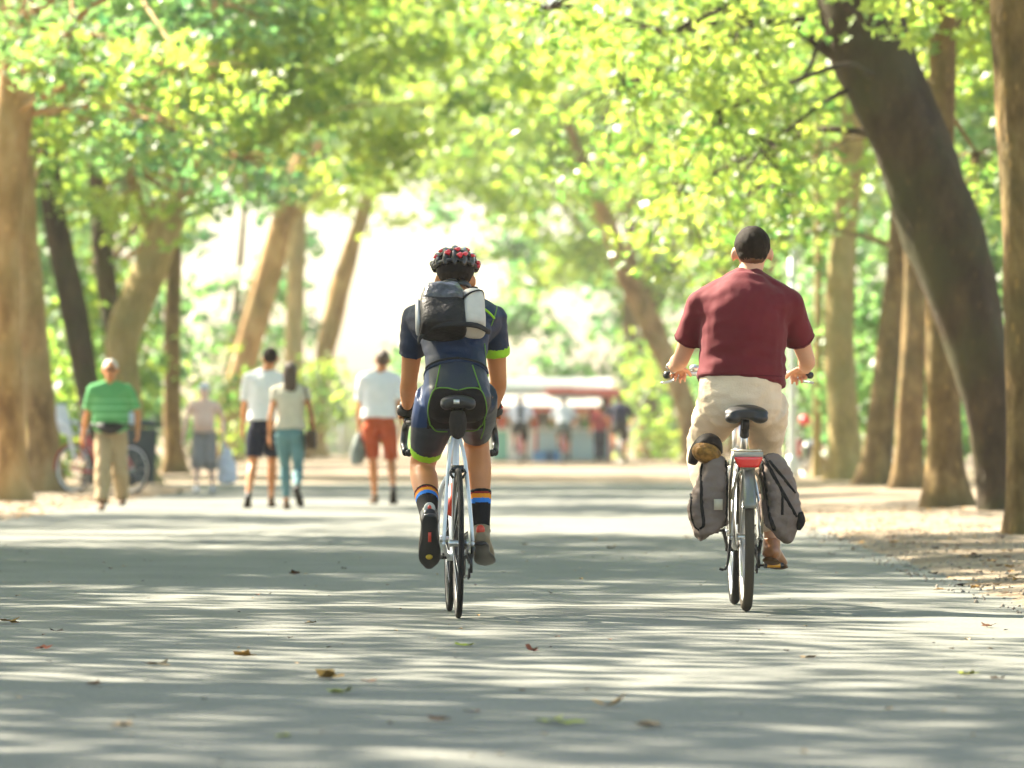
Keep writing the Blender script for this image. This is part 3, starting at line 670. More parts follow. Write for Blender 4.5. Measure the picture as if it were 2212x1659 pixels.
class Figure:
    def __init__(s, J, H=1.75, hip=.165, waist=.145, chest=.165, hd=.115, wd=.105, cd=.12, arm=1.0, leg=1.0, side=(1, 0, 0), belly=0.0, neck=.056):
        s.J = {k: Vector(v) for k, v in J.items()}; s.H = H; s.side = side; J = s.J; k = H / 1.75
        sc = lambda a, b: (a * k, b * k)
        up = (J['nek'] - J['pel']).normalized()
        mid = J['wai'] + Vector((0, belly * .6, 0))
        s.tp = [J['pel'] - up * .10 * k, J['pel'], mid, J['che'], J['che'].lerp(J['nek'], .62), J['nek']]
        s.tr = [sc(hip * .8, hd * .75), sc(hip, hd), sc(waist, wd + belly * .4), sc(chest, cd), sc(chest * .80, cd * .8), sc(neck * 1.15, neck * 1.25)]
        s.arms = {}; s.legs = {}
        for q in 'LR':
            a, b, c = J['sh' + q], J['el' + q], J['wr' + q]
            s.arms[q] = ([a, a.lerp(b, .35), a.lerp(b, .75), b, b.lerp(c, .25), b.lerp(c, .65), c], [r * arm * k for r in (.052, .050, .042, .038, .041, .033)] + [(.029 * k, .021 * k)])
            a, b, c = J['hi' + q], J['kn' + q], J['an' + q]
            bk = (a.lerp(c, .5) - b); bk = bk.normalized() if bk.length > .02 else Vector((0, -1, 0)); bk *= .016 * k
            s.legs[q] = ([a, a.lerp(b, .35), a.lerp(b, .75), b, b.lerp(c, .28) + bk, b.lerp(c, .6) + bk * .6, c.lerp(b, .08), c], [r * leg * k for r in (.090, .084, .062, .054, .058, .045, .033, .036)])
    def hand(s, mb, q, curl=.35, spread=.16, d=None, pn=None, rs=1.0, th=None):
        """palm and five fingers; d = pointing direction, pn = palm normal"""
        k = s.H / 1.75; J = s.J
        d = (Vector(d) if d is not None else (J['wr' + q] - J['el' + q])).normalized()
        pn = Vector(pn if pn is not None else ((1, 0, 0) if q == 'L' else (-1, 0, 0))); pn = (pn - d * pn.dot(d)).normalized()
        sd = d.cross(pn) * (1 if q == 'L' else -1)      # towards the thumb side (forward for hanging arms)
        if sd.y < 0 and abs(sd.y) > .3: sd = -sd
        if th is not None: sd = Vector(th); sd = (sd - d * sd.dot(d)).normalized()
        w_ = J['wr' + q] - d * .012
        mb.sweep([w_, w_ + d * .035 * k, w_ + d * .07 * k, w_ + d * .098 * k], [(.026 * k, .019 * k), (.036 * k, .017 * k), (.041 * k, .015 * k), (.036 * k, .011 * k)], side=tuple(sd), n=12, sub=3)
        for i, (o, L) in enumerate(((.030, .070), (.011, .080), (-.010, .074), (-.029, .058))):
            p = w_ + d * .088 * k + sd * o * k; dd = (d + sd * o * spread * 10).normalized(); pts = [p]; c = curl * (0.9 + .12 * i)
            for j, f in enumerate((.45, .30, .25)):
                dd = (Matrix.Rotation(c, 3, sd) @ dd) if (Matrix.Rotation(c, 3, sd) @ dd).dot(pn) > (Matrix.Rotation(-c, 3, sd) @ dd).dot(pn) else (Matrix.Rotation(-c, 3, sd) @ dd)
                p = p + dd * L * f * k; pts.append(p.copy())
            mb.sweep(pts, [.0088 * k * rs, .0085 * k * rs, .0078 * k * rs, .0058 * k * rs], n=8, sub=2)
        t0 = w_ + d * .03 * k + sd * .026 * k; td = (d * .75 + sd * .7 + pn * .35).normalized(); t1 = t0 + td * .038 * k; td2 = (d * .95 + sd * .25 + pn * .4).normalized(); t2 = t1 + td2 * .030 * k; t3 = t2 + (td2 + pn * .3).normalized() * .022 * k
        mb.sweep([t0, t1, t2, t3], [.013 * k, .0105 * k, .0098 * k, .007 * k], n=8, sub=2)
    def head(s, mb, fw=(0, 1, 0), up=(0, 0, 1), sc=1.0):
        k = s.H / 1.75 * sc; c = s.J['hed']; fw = Vector(fw).normalized(); up = Vector(up); up = (up - fw * up.dot(fw)).normalized(); rt = fw.cross(up)
        R = Matrix((rt, fw, up)).transposed(); s.hR = R; s.hk = k
        P = lambda x, y, z: c + R @ Vector((x * k, y * k, z * k))
        mb.ball(P(0, -.008, .022), (.074 * k, .095 * k, .094 * k), rot=R, n=20, m=14)
        mb.ball(P(0, .030, -.045), (.056 * k, .062 * k, .068 * k), rot=R, n=16, m=12)
        mb.ball(P(0, .048, -.088), (.030 * k, .030 * k, .024 * k), rot=R)
        mb.sweep([P(0, .085, .018), P(0, .104, -.012), P(0, .108, -.026)], [.008 * k, .011 * k, .013 * k], n=8, sub=3)       # nose
        mb.sweep([P(-.05, .070, .030), P(0, .090, .034), P(.05, .070, .030)], [.010 * k] * 3, n=8, sub=3)                    # brow
        for q in (-1, 1):
            mb.ball(P(.083 * q, -.004, -.008), (.012 * k, .019 * k, .032 * k), rot=R @ Matrix.Rotation(.25 * q, 3, 'Z'))
        n_ = s.J['nek']
        mb.sweep([n_ - (c - n_) * .35, n_, n_.lerp(P(0, -.018, -.05), .6), P(0, -.012, -.03)], [.070 * k, .060 * k, .054 * k, .055 * k], n=14, sub=3)
        s.P = P
    def face(s, root, beard=False):
        for q in (-1, 1):
            mb = MB(); mb.ball(s.P(.030 * q, .082, .012), (.011 * s.hk, .006 * s.hk, .006 * s.hk), rot=s.hR, n=10, m=6); mb.build('eye', EYE, root)
        mb = MB(); mb.sweep([s.P(-.022, .084, -.058), s.P(0, .092, -.057), s.P(.022, .084, -.058)], [.005 * s.hk] * 3, n=6, sub=2); mb.build('mouth', LIP, root)
    def hair(s, root, m, kind='short', voxel=.008):
        k = s.hk; mb = MB(); P = s.P; R = s.hR
        if kind == 'short':
            mb.ball(P(0, -.020, .034), (.080 * k, .098 * k, .086 * k), rot=R, n=20, m=14)
            mb.ball(P(0, -.050, -.005), (.068 * k, .056 * k, .052 * k), rot=R)
        elif kind == 'long':
            mb.ball(P(0, -.020, .034), (.083 * k, .102 * k, .096 * k), rot=R, n=20, m=14)
            mb.sweep([P(0, -.05, .03), P(0, -.085, -.07), P(0, -.10, -.17), P(.004, -.095, -.26), P(.008, -.085, -.33)], [(.078 * k, .055 * k), (.080 * k, .045 * k), (.072 * k, .036 * k), (.052 * k, .026 * k), (.018 * k, .012 * k)], side=tuple(R @ Vector((1, 0, 0))), n=14, sub=4)
        crop = mat('cropped_hair_' + m.name, (.12, .062, .036), .7) if (kind == 'short' and m is HAIR_D) else m
        zr = (R @ Vector((0, 0, 1)))
        return mb.remesh('hair', [m, crop], root, voxel=voxel, smooth=2, paint=lambda q, n: 1 if (q - P(0, 0, 0)).dot(zr) < (-.028 + .01 * noise.noise(q * 120)) * k else 0, disp=lambda p, n: .0018 * noise.noise(p * 160) + .003 * noise.noise(p * 40))
    def body(s, root, m, voxel=.01, fw=(0, 1, 0), up=(0, 0, 1), hands=None, headsc=1.0, feet=False, shoulders=.05):
        mb = MB(); k = s.H / 1.75; J = s.J
        mb.sweep(s.tp[:-1] + [s.tp[-1]], s.tr, side=s.side, n=20, sub=5)
        ctr = J['che'].lerp(J['nek'], .72)
        mb.sweep([J['shL'], J['shL'].lerp(ctr, .5) + (J['nek'] - ctr) * .25, ctr + (J['nek'] - ctr) * .35, J['shR'].lerp(ctr, .5) + (J['nek'] - ctr) * .25, J['shR']], [shoulders * k, shoulders * 1.15 * k, shoulders * 1.2 * k, shoulders * 1.15 * k, shoulders * k], side=(0, 1, 0), n=12, sub=4)
        for q in 'LR':
            mb.sweep([J['nek'] + (J['nek'] - ctr) * .15, ctr.lerp(J['sh' + q], .55) + (J['nek'] - ctr) * .38, J['sh' + q]], [.052 * k, .056 * k, .05 * k], side=(0, 1, 0), n=12, sub=4)
            mb.sweep([J['che'], J['che'].lerp(J['sh' + q], .6), J['sh' + q]], [.125 * k, .105 * k, .058 * k], side=(0, 1, 0), n=12, sub=3)
            mb.sweep(*s.arms[q], side=(0, 1, 0), n=12, sub=4); mb.sweep(*s.legs[q], n=14, sub=4)
            mb.ball(J['hi' + q].lerp(J['pel'], .35) + Vector((0, -.03 * k, -.02 * k)), .095 * k)
            if feet:
                a = J['an' + q]; mb.sweep([a + Vector((0, -.03, -.03)), a + Vector((0, .06, -.05)), a + Vector((0, .13, -.065))], [.032, .034, .02], n=10, sub=3)
        s.head(mb, fw, up, headsc)
        ex = MB(); hb = MB()
        for q in 'LR': s.hand(hb, q, **((hands or {}).get(q) or {}))
        tmp = hb.remesh('tmp_hands', m, None, voxel=min(voxel * .5, .006), smooth=2)
        ex.v = [tuple(v.co) for v in tmp.data.vertices]; ex.f = [tuple(p.vertices) for p in tmp.data.polygons]; ex.m = [0] * len(ex.f)
        bpy.data.objects.remove(tmp)
        return mb.remesh('body', m, root, voxel=voxel, smooth=5, extra=ex)
    def top(s, root, m, name='shirt', o=.014, sleeve=.42, hem=.12, loose=.012, voxel=.01, disp=None, so=.018, paint=None, smooth=4, shoulders=.05, hemtilt=0):
        mb = MB(); k = s.H / 1.75; J = s.J
        P, R = cut(s.tp, s.tr, hem, .985); R = grow(R, o); R = [(a + loose * (1 - i / (len(R) - 1)), b + loose * (1 - i / (len(R) - 1))) for i, (a, b) in enumerate(R)]
        if hemtilt: P[0] = P[0] + np.array((0, 0, 0))
        mb.sweep(P, R, side=s.side, n=24, sub=5)
        ctr = J['che'].lerp(J['nek'], .72)
        mb.sweep([J['shL'], J['shL'].lerp(ctr, .5) + (J['nek'] - ctr) * .25, ctr + (J['nek'] - ctr) * .30, J['shR'].lerp(ctr, .5) + (J['nek'] - ctr) * .25, J['shR']], [(shoulders + o) * k, (shoulders * 1.15 + o) * k, (shoulders * 1.18 + o) * k, (shoulders * 1.15 + o) * k, (shoulders + o) * k], side=(0, 1, 0), n=12, sub=4)
        for q in 'LR':
            mb.sweep([J['nek'] + (J['nek'] - ctr) * .05, ctr.lerp(J['sh' + q], .55) + (J['nek'] - ctr) * .36, J['sh' + q]], [.052 * k + o, .056 * k + o, .05 * k + so], side=(0, 1, 0), n=12, sub=4)
            mb.sweep([J['che'], J['che'].lerp(J['sh' + q], .6), J['sh' + q]], [.125 * k + o, .105 * k + o, .058 * k + so], side=(0, 1, 0), n=12, sub=3)
            mb.ball(J['sh' + q], .053 * k + so)
        if sleeve:
            for q in 'LR':
                P, R = cut(*s.arms[q], 0, sleeve * .5); R = grow(R, so); R[-1] = tuple(v + so * .35 for v in R[-1]); mb.sweep(P, R, side=(0, 1, 0), n=14, sub=4)
        return mb.remesh(name, m, root, voxel=voxel, smooth=smooth, disp=disp, paint=paint)
    def bottom(s, root, m, name='shorts', o=.012, length=.45, flare=.02, waist=.30, voxel=.01, disp=None, paint=None, smooth=3):
        mb = MB(); k = s.H / 1.75; J = s.J
        P, R = cut(s.tp, s.tr, 0.0, waist); mb.sweep(P, grow(R, o), side=s.side, n=24, sub=4)
        for q in 'LR':
            P, R = cut(*s.legs[q], 0, length); R = grow(R, o)
            R = [(a + flare * (i / (len(R) - 1)), b + flare * (i / (len(R) - 1))) for i, (a, b) in enumerate(R)]
            mb.sweep(P, R, n=18, sub=4)
            mb.ball(J['hi' + q].lerp(J['pel'], .35) + Vector((0, -.03 * k, -.02 * k)), .095 * k + o)
        return mb.remesh(name, m, root, voxel=voxel, smooth=smooth, disp=disp, paint=paint)
    def shoe(s, root, q, m, msole, fd=(0, 1, 0), up=(0, 0, 1), L=1.0, cuff=.0, name='shoe', extra=None):
        k = s.H / 1.75 * L; a = s.J['an' + q]; fd = Vector(fd).normalized(); up = Vector(up); up = (up - fd * up.dot(fd)).normalized(); rt = fd.cross(up)
        T = lambda x, y, z: a + rt * x * k + fd * y * k + up * z * k
        mb = MB()
        mb.sweep([T(0, -.062, -.045), T(0, -.03, -.038), T(0, .03, -.035), T(0, .10, -.050), T(0, .165, -.058), T(0, .20, -.064)], [(.024 * k, .020 * k), (.036 * k, .040 * k), (.038 * k, .042 * k), (.046 * k, .030 * k), (.044 * k, .022 * k), (.022 * k, .012 * k)], side=tuple(rt), n=16, sub=4)
        mb.sweep([T(0, -.012, -.05), T(0, -.010, .0), T(0, -.010, .022 + cuff)], [(.040 * k, .046 * k), (.038 * k, .044 * k), (.040 * k, .044 * k)], side=tuple(rt), n=14, sub=3)
        o = mb.remesh(name, m, root, voxel=.007, smooth=2)
        sb = MB(); sb.sweep([T(0, -.066, -.075), T(0, -.03, -.076), T(0, .04, -.076), T(.002, .11, -.076), T(.002, .17, -.074), T(0, .208, -.068)], [(.024 * k, .010 * k), (.035 * k, .012 * k), (.033 * k, .011 * k), (.047 * k, .011 * k), (.043 * k, .010 * k), (.016 * k, .008 * k)], side=tuple(rt), n=16, sub=4)
        sb.build('sole', msole, o); return T, o

def walker_joints(H, ankles, wrists, lean=.03, width=.19, tilt=0.0, hipz=None, hx=.085, twist=0.0, headoff=(0, 0, 0), poleL=(0, 1, 0), poleR=(0, 1, 0)):
    k = H; J = {}
    hz = hipz or .515 * H
    J['pel'] = V(0, 0, hz + .02 * H); J['wai'] = V(0, lean * .4, hz + .12 * H); J['che'] = V(0, lean * .8, hz + .225 * H); J['nek'] = V(0, lean, hz + .325 * H)
    J['hed'] = V(headoff[0], lean + .015 + headoff[1], H - .115 * H / 1.75 + headoff[2] - .002)
    for q, sg in (('L', -1), ('R', 1)):
        J['sh' + q] = V(sg * width, lean * .95 + sg * twist, hz + .288 * H); J['hi' + q] = V(sg * hx * H / 1.75, 0, hz - .005)
        J['an' + q] = Vector(ankles[q]); J['kn' + q] = ik(J['hi' + q], J['an' + q], .245 * H, .245 * H, poleL if q == 'L' else poleR)
        J['wr' + q] = Vector(wrists[q]); J['el' + q] = ik(J['sh' + q], J['wr' + q], .172 * H, .152 * H, (sg * .35, -1, 0))
    return J
# ------------------------------------------------------------------ bicycles
CHROME = mat('brushed_steel', (0.60, 0.60, 0.58), 0.28, metal=1.0)
ALU = mat('silver_aluminium', (0.70, 0.70, 0.68), 0.35, metal=0.9)
TYRE = mat('tyre_rubber', (0.018, 0.017, 0.016), 0.7, bump=0.4, bump_scale=200)
TYRE_W = mat('worn_tyre_rubber', (0.075, 0.062, 0.045), 0.8, bump=0.5, bump_scale=150)
BLK = mat('black_gloss_plastic', (0.012, 0.012, 0.012), 0.32)
SADDLE = mat('black_saddle_cover', (0.015, 0.014, 0.014), 0.42)
WHITEF = mat('white_frame_paint', (0.70, 0.74, 0.76), 0.3, coat=0.6)
AMBER = mat('amber_reflector', (0.85, 0.38, 0.02), 0.2, coat=0.5)
REDR = mat('red_reflector', (0.75, 0.015, 0.01), 0.18, coat=0.8)
REDF = mat('red_frame_paint', (0.60, 0.02, 0.03), 0.3, coat=0.6)
DARKM = mat('dark_metal', (0.06, 0.06, 0.06), 0.4, metal=0.9)
RIMB = mat('dark_rim', (0.035, 0.033, 0.033), 0.35, metal=0.6)

def wheel(root, y, R, tw, m_tyre, m_rim, deep=.012, spokes=24, far=False):
    z = R
    mb = MB()
    n = 10 if far else spokes
    for i in range(n):
        th = 2 * math.pi * i / n; sgn = 1 if i % 2 else -1; th2 = th + sgn * .35
        a = (sgn * .025, y + .022 * math.cos(th2), z + .022 * math.sin(th2)); b = (0, y + (R - .035) * math.cos(th), z + (R - .035) * math.sin(th))
        mb.sweep([a, b], [.0012 if not far else .003] * 2, n=4, sub=1)
    mb.sweep([(-.045, y, z), (-.02, y, z), (.02, y, z), (.045, y, z)], [.018, .014, .014, .018], n=12, sub=2)
    wob = mb.build('wheel', CHROME, root)
    t = MB(); t.ring((0, y, z), R - tw / 2, tw / 2, n=36 if far else 72, k=10); t.build('tyre', m_tyre, wob)
    r = MB(); r.ring((0, y, z), R - tw - deep / 2, deep / 2 + .004, n=36 if far else 64, k=8, rb=tw * .42); r.build('rim', m_rim, wob)
    return wob

def road_bike(root):
    R = .335; ry, fy = 0.0, .985; bb = V(0, .41, .27); st = V(0, .225, .83); ht = V(0, .775, .80); hb = V(0, .815, .66); sd = V(0, .12, .965)
    wheel(root, ry, R, .026, TYRE, RIMB, .03, 20); wheel(root, fy, R, .026, TYRE, RIMB, .03, 18)
    f = MB()
    f.sweep([bb, st], [.016, .015], n=12, sub=1); f.sweep([st + V(0, 0, -.02), ht + V(0, -.005, -.01)], [.015, .016], n=12, sub=1); f.sweep([bb, hb + V(0, -.005, .02)], [.021, .021], n=12, sub=1); f.sweep([hb, ht], [.020, .018], n=12, sub=1)
    for q in (-1, 1):
        f.sweep([bb + V(q * .03, -.01, 0), V(q * .045, .27, .29), V(q * .062, .06, .325), V(q * .064, 0, .335)], [.010, .010, .009, .009], n=8, sub=3)
        f.sweep([st + V(q * .012, 0, -.01), V(q * .036, .14, .70), V(q * .055, .05, .48), V(q * .064, 0, .345)], [.008, .009, .009, .008], n=8, sub=3)
    f.sweep([bb + V(-.036, 0, 0), bb + V(.036, 0, 0)], [.022, .022], n=14, sub=1)
    f.build('frame', WHITEF, root)
    k = MB()
    k.sweep([hb + V(0, 0, .0), hb + V(0, .018, -.05)], [.02, .022], n=10, sub=1)
    for q in (-1, 1): k.sweep([hb + V(q * .02, .012, -.04), V(q * .048, .87, .55), V(q * .056, .94, .42), V(q * .054, fy, R)], [.012, .012, .010, .008], n=8, sub=3)
    k.build('fork', WHITEF, root)
    p = MB(); p.sweep([st + V(0, .02, -.05), sd + V(0, .06, -.045)], [.0135, .0135], n=12, sub=1); p.box(sd + V(0, .05, -.045), (.04, .05, .03)); 
    for q in (-1, 1): p.sweep([sd + V(q * .022, -.09, -.02), sd + V(q * .022, .02, -.04), sd + V(q * .018, .14, -.02)], [.0035] * 3, n=6, sub=3)
    p.build('seat_post', DARKM, root)
    s_ = MB(); s_.sweep([sd + V(0, -.115, -.006), sd + V(0, -.09, .0), sd + V(0, -.03, .004), sd + V(0, .05, .0), sd + V(0, .155, -.008)], [(.050, .016), (.078, .028), (.070, .028), (.030, .020), (.016, .010)], n=18, sub=4); s_.ball(sd + V(-.052, -.085, -.012), (.028, .03, .024)); s_.ball(sd + V(.052, -.085, -.012), (.028, .03, .024))
    s_.remesh('saddle', SADDLE, root, voxel=.006, smooth=3)
    mb = MB(); mb.sweep([sd + V(0, -.065, -.045), sd + V(0, -.075, -.09), sd + V(0, -.055, -.145), sd + V(0, -.045, -.16)], [(.032, .028), (.040, .034), (.030, .028), (.010, .01)], n=14, sub=3); mb.build('saddle_bag', mat('black_bag_cloth', (.03, .026, .022), .8, bump=.5, bump_scale=90), root)
    mb = MB(); mb.box(sd + V(-.008, -.118, .0), (.026, .012, .020)); mb.build('saddle_badge', CHROME, root)
    # handlebar
    hz = .875; bar = [(-.205, .90, hz - .14), (-.212, .975, hz - .10), (-.205, .985, hz - .03), (-.194, .93, hz), (-.17, .845, hz), (-.07, .835, hz + .003), (0, .835, hz + .003)]
    bar = bar + [(-x, y, z) for x, y, z in reversed(bar[:-1])]
    mb = MB(); mb.sweep(bar, [.0175] * len(bar), n=10, sub=4); mb.sweep([(0, .775, .815), (0, .775, .86), (0, .835, hz)], [.018, .016, .017], n=10, sub=2); hbm = mb.build('handlebar', BLK, root)
    for q in (-1, 1):
        mb = MB(); mb.sweep([(q * .195, .905, hz + .004), (q * .196, .95, hz + .015), (q * .197, .985, hz + .035), (q * .197, 1.0, hz + .055)], [(.017, .02), (.019, .022), (.018, .022), (.012, .014)], n=12, sub=3)
        mb.build('brake_hood', BLK, hbm)
        mb = MB(); mb.sweep([(q * .197, .985, hz + .03), (q * .203, 1.0, hz - .04), (q * .206, .985, hz - .11)], [(.014, .018), (.013, .016), (.010, .012)], n=8, sub=4); mb.build('brake_lever', BLK, hbm)
        mb = MB(); mb.sweep([(q * .192, .90, hz - .139), (q * .191, .885, hz - .143)], [.017, .016], n=10, sub=1); mb.build('bar_end_plug', BLK, hbm)
    # transmission
    mb = MB()
    for i, r in enumerate((.056, .050, .045, .040, .036, .031, .027)): mb.ring((.042 - i * .0045, 0, R), r - .008, .009, n=28, k=4, rb=.001)
    mb.build('cassette', DARKM, root)
    mb = MB(); mb.ring((.045, .41, .27), .098, .007, n=44, k=6, rb=.002); mb.ring((.038, .41, .27), .072, .006, n=36, k=6, rb=.002)
    for i in range(5):
        th = i * 1.2566; mb.sweep([(.045, .41, .27), (.045, .41 + .095 * math.cos(th), .27 + .095 * math.sin(th))], [(.003, .007)] * 2, n=6, sub=1)
    mb.build('chainring', DARKM, root)
    mb = MB(); mb.sweep([(.044, .41, .367), (.040, .0, .385)], [.0035] * 2, n=6, sub=1); mb.sweep([(.044, .41, .173), (.045, .09, .19), (.045, .02, .175)], [.0035] * 3, n=6, sub=2); mb.sweep([(.045, .05, .255), (.043, .03, .29)], [.0035] * 2, n=6, sub=1); mb.build('chain', DARKM, root)
    mb = MB(); mb.box((.058, .02, .245), (.012, .03, .085)); mb.ring((.05, .03, .265), .018, .006, n=16, k=6); mb.ring((.05, .035, .20), .018, .006, n=16, k=6); mb.sweep([(.066, 0, .32), (.06, .02, .27)], [.01, .008], n=8, sub=1); mb.build('derailleur', BLK, root)
    mb = MB(); mb.box((0, .085, .665), (.055, .03, .035)); 
    for q in (-1, 1): mb.sweep([(q * .02, .08, .67), (q * .035, .06, .65), (q * .02, .05, .625)], [.006] * 3, n=6, sub=2)
    mb.build('brake_caliper', BLK, root)
    pm = mat('red_trim', (.6, .05, .02), .4)
    for q, dy, dz in ((-1, -.17, .015), (1, .17, .0)):
        mb = MB(); c = V(q * .06, .41, .27); e = V(q * .085, .41 + dy, .27 + dz); mb.sweep([c, (c + e) / 2, e], [(.010, .014), (.008, .012), (.008, .011)], n=8, sub=2); mb.sweep([V(q * .03, .41, .27), c + V(q * .01, 0, 0)], [.016, .016], n=10, sub=1); mb.build('crank', BLK, root)
        mb = MB(); mb.sweep([e, e + V(q * .03, 0, 0)], [.007, .007], n=8, sub=1); mb.box(e + V(q * .045, .0, 0), (.05, .055, .016)); mb.build('pedal', BLK, root)
    mb = MB(); mb.sweep([V(0.0, .33, .55), V(0, .30, .63)], [.0155, .0155], n=10, sub=1)
    # bottle on the down tube
    mb = MB(); a = V(0, .545, .45); d = (hb - bb).normalized(); mb.sweep([a - d * .03 + V(0, -.045, .04), a + d * .11 + V(0, -.045, .04), a + d * .135 + V(0, -.045, .04)], [.034, .034, .02], n=14, sub=2); mb.build('bottle_cage', pm, root)

def city_bike(root):
    R = .345; fy = 1.10; bb = V(0, .46, .285); st = V(0, .27, .70); ht = V(0, .84, .90); hb = V(0, .90, .67); sd = V(0, .075, .925)
    wheel(root, 0, R, .046, TYRE_W, ALU, .012, 28); wheel(root, fy, R, .044, TYRE, ALU, .012, 28)
    f = MB(); SILV = ALU
    f.sweep([bb, st], [.019, .018], n=12, sub=1); f.sweep([st + V(0, .0, -.16), hb + V(0, -.01, .08)], [.018, .020], n=12, sub=1); f.sweep([bb, hb], [.024, .024], n=12, sub=1); f.sweep([hb, ht], [.024, .022], n=12, sub=1)
    for q in (-1, 1):
        f.sweep([bb + V(q * .03, -.01, 0), V(q * .05, .28, .31), V(q * .068, 0, .345)], [.011] * 3, n=8, sub=3); f.sweep([st + V(q * .02, 0, -.03), V(q * .05, .13, .58), V(q * .068, 0, .355)], [.010] * 3, n=8, sub=3)
    f.build('frame', SILV, root)
    k = MB()
    for q in (-1, 1): k.sweep([hb + V(q * .03, .01, -.03), V(q * .055, .95, .52), V(q * .056, 1.04, .39), V(q * .054, fy, R)], [.017, .016, .012, .010], n=8, sub=3)
    k.sweep([hb + V(-.04, .01, -.02), hb + V(.04, .01, -.02)], [.02, .02], n=10, sub=1); k.build('fork', SILV, root)
    p = MB(); p.sweep([st + V(0, .02, -.05), sd + V(0, .09, -.10)], [.0165, .0165], n=12, sub=1); p.build('seat_post', CHROME, root)
    p = MB(); p.sweep([sd + V(0, .09, -.11), sd + V(0, .03, -.05)], [.022, .020], n=12, sub=1); p.box(sd + V(0, -.02, -.055), (.032, .07, .05)); p.build('seat_clamp', BLK, root)
    s_ = MB(); s_.sweep([sd + V(0, -.125, -.012), sd + V(0, -.09, -.008), sd + V(0, -.02, .002), sd + V(0, .06, .0), sd + V(0, .14, -.01)], [(.075, .020), (.103, .032), (.085, .032), (.035, .026), (.018, .014)], n=18, sub=4)
    s_.ball(sd + V(-.062, -.10, -.03), (.040, .035, .026)); s_.ball(sd + V(.062, -.10, -.03), (.040, .035, .026))
    s_.remesh('saddle', SADDLE, root, voxel=.006, smooth=3)
    # mudguards
    for yy, r0, a0, a1 in ((0, R + .018, 0.15, 2.75), (fy, R + .016, .5, 3.0)):
        mb = MB(); vs = []; N = 30
        for i in range(N + 1):
            th = a0 + (a1 - a0) * i / N
            for j in range(7):
                ph = math.pi * (j / 6); x = .031 * math.cos(ph); rr_ = r0 - .016 + .016 * math.sin(ph)
                vs.append((x, yy + rr_ * math.cos(th), R + rr_ * math.sin(th)))
        mb.add(vs, [(i * 7 + j, i * 7 + j + 1, (i + 1) * 7 + j + 1, (i + 1) * 7 + j) for i in range(N) for j in range(6)]); o = mb.build('mudguard', mat('grey_mudguard', (.20, .20, .17), .35, metal=.5), root); sm = o.modifiers.new('t', 'SOLIDIFY'); sm.thickness = .002
    # rack
    mb = MB(); rz = .745
    for q in (-1, 1):
        mb.sweep([(q * .045, .22, rz - .02), (q * .06, .15, rz), (q * .06, -.12, rz), (q * .045, -.17, rz)], [.0055] * 4, n=8, sub=3)
        mb.sweep([(q * .06, -.08, rz), (q * .075, -.05, .55), (q * .074, 0, .36)], [.005] * 3, n=8, sub=3); mb.sweep([(q * .06, .06, rz), (q * .075, .03, .55), (q * .074, 0, .36)], [.005] * 3, n=8, sub=3)
    for y in (-.17, -.06, .05, .15): mb.sweep([(-.058, y, rz), (.058, y, rz)], [.005] * 2, n=8, sub=1)
    for x in (-.02, .02): mb.sweep([(x, -.17, rz), (x, .15, rz)], [.0045] * 2, n=8, sub=1)
    # the hoop seen round the top of the rear wheel
    mb.sweep([(-.072, -.10, .52), (-.058, -.11, .60), (-.035, -.115, .645), (0, -.118, .655), (.035, -.115, .645), (.058, -.11, .60), (.072, -.10, .52)], [.0065] * 7, n=8, sub=4)
    rk = mb.build('luggage_rack', mat('champagne_metal', (.55, .50, .38), .35, metal=.8), root)
    mb = MB(); mb.box((0, -.195, .725), (.135, .02, .028)); mb.sweep([(-.06, -.19, .70), (0, -.19, .668), (.06, -.19, .70)], [.012, .016, .012], n=8, sub=3); lm = mb.build('tail_light', mat('grey_light_housing', (.35, .34, .28), .4), root)
    mb = MB(); mb.sweep([(0, -.20, .716), (0, -.20, .70), (0, -.20, .668)], [(.066, .014), (.062, .015), (.046, .012)], n=20, sub=3, power=.5); mb.build('red_lens', REDR, lm)
    # handlebar swept back
    mb = MB(); hz = 1.10
    bar = [(-.335, .74, hz + .0), (-.29, .80, hz + .01), (-.18, .88, hz + .01), (-.05, .90, hz), (.05, .90, hz), (.18, .88, hz + .01), (.29, .80, hz + .01), (.335, .74, hz)]
    mb.sweep(bar, [.0125] * 8, n=10, sub=4); mb.sweep([(0, .84, .90), (0, .835, 1.03), (0, .90, hz)], [.016] * 3, n=10, sub=3); h = mb.build('handlebar', CHROME, root)
    for q in (-1, 1):
        mb = MB(); mb.sweep([(q * .345, .725, hz), (q * .30, .79, hz + .008)], [.017, .016], n=10, sub=1); mb.build('grip', BLK, h)
        mb = MB(); mb.sweep([(q * .27, .83, hz), (q * .31, .85, hz - .025), (q * .36, .80, hz - .035)], [.006] * 3, n=6, sub=3); mb.build('brake_lever', CHROME, h)
    # bell and cables left
    mb = MB(); mb.ball((-.20, .87, hz + .035), (.028, .028, .020)); mb.build('bell', CHROME, h)
    for q in (-1, 1):
        mb = MB(); mb.sweep([(q * .25, .85, hz), (q * .18, .98, hz + .03), (q * .06, .98, hz - .05), (q * .02, .92, .95)], [.003] * 4, n=5, sub=4); mb.build('cable', BLK, root)
    # transmission
    mb = MB()
    for i, r in enumerate((.060, .052, .046, .040, .034)): mb.ring((.045 - i * .005, 0, R), r - .008, .009, n=28, k=4, rb=.001)
    mb.build('cassette', DARKM, root)
    mb = MB(); mb.ring((.05, .46, .285), .085, .012, n=40, k=6, rb=.003)
    for i in range(5):
        th = i * 1.2566; mb.sweep([(.05, .46, .285), (.05, .46 + .08 * math.cos(th), .285 + .08 * math.sin(th))], [(.003, .008)] * 2, n=6, sub=1)
    mb.build('chainring', DARKM, root)
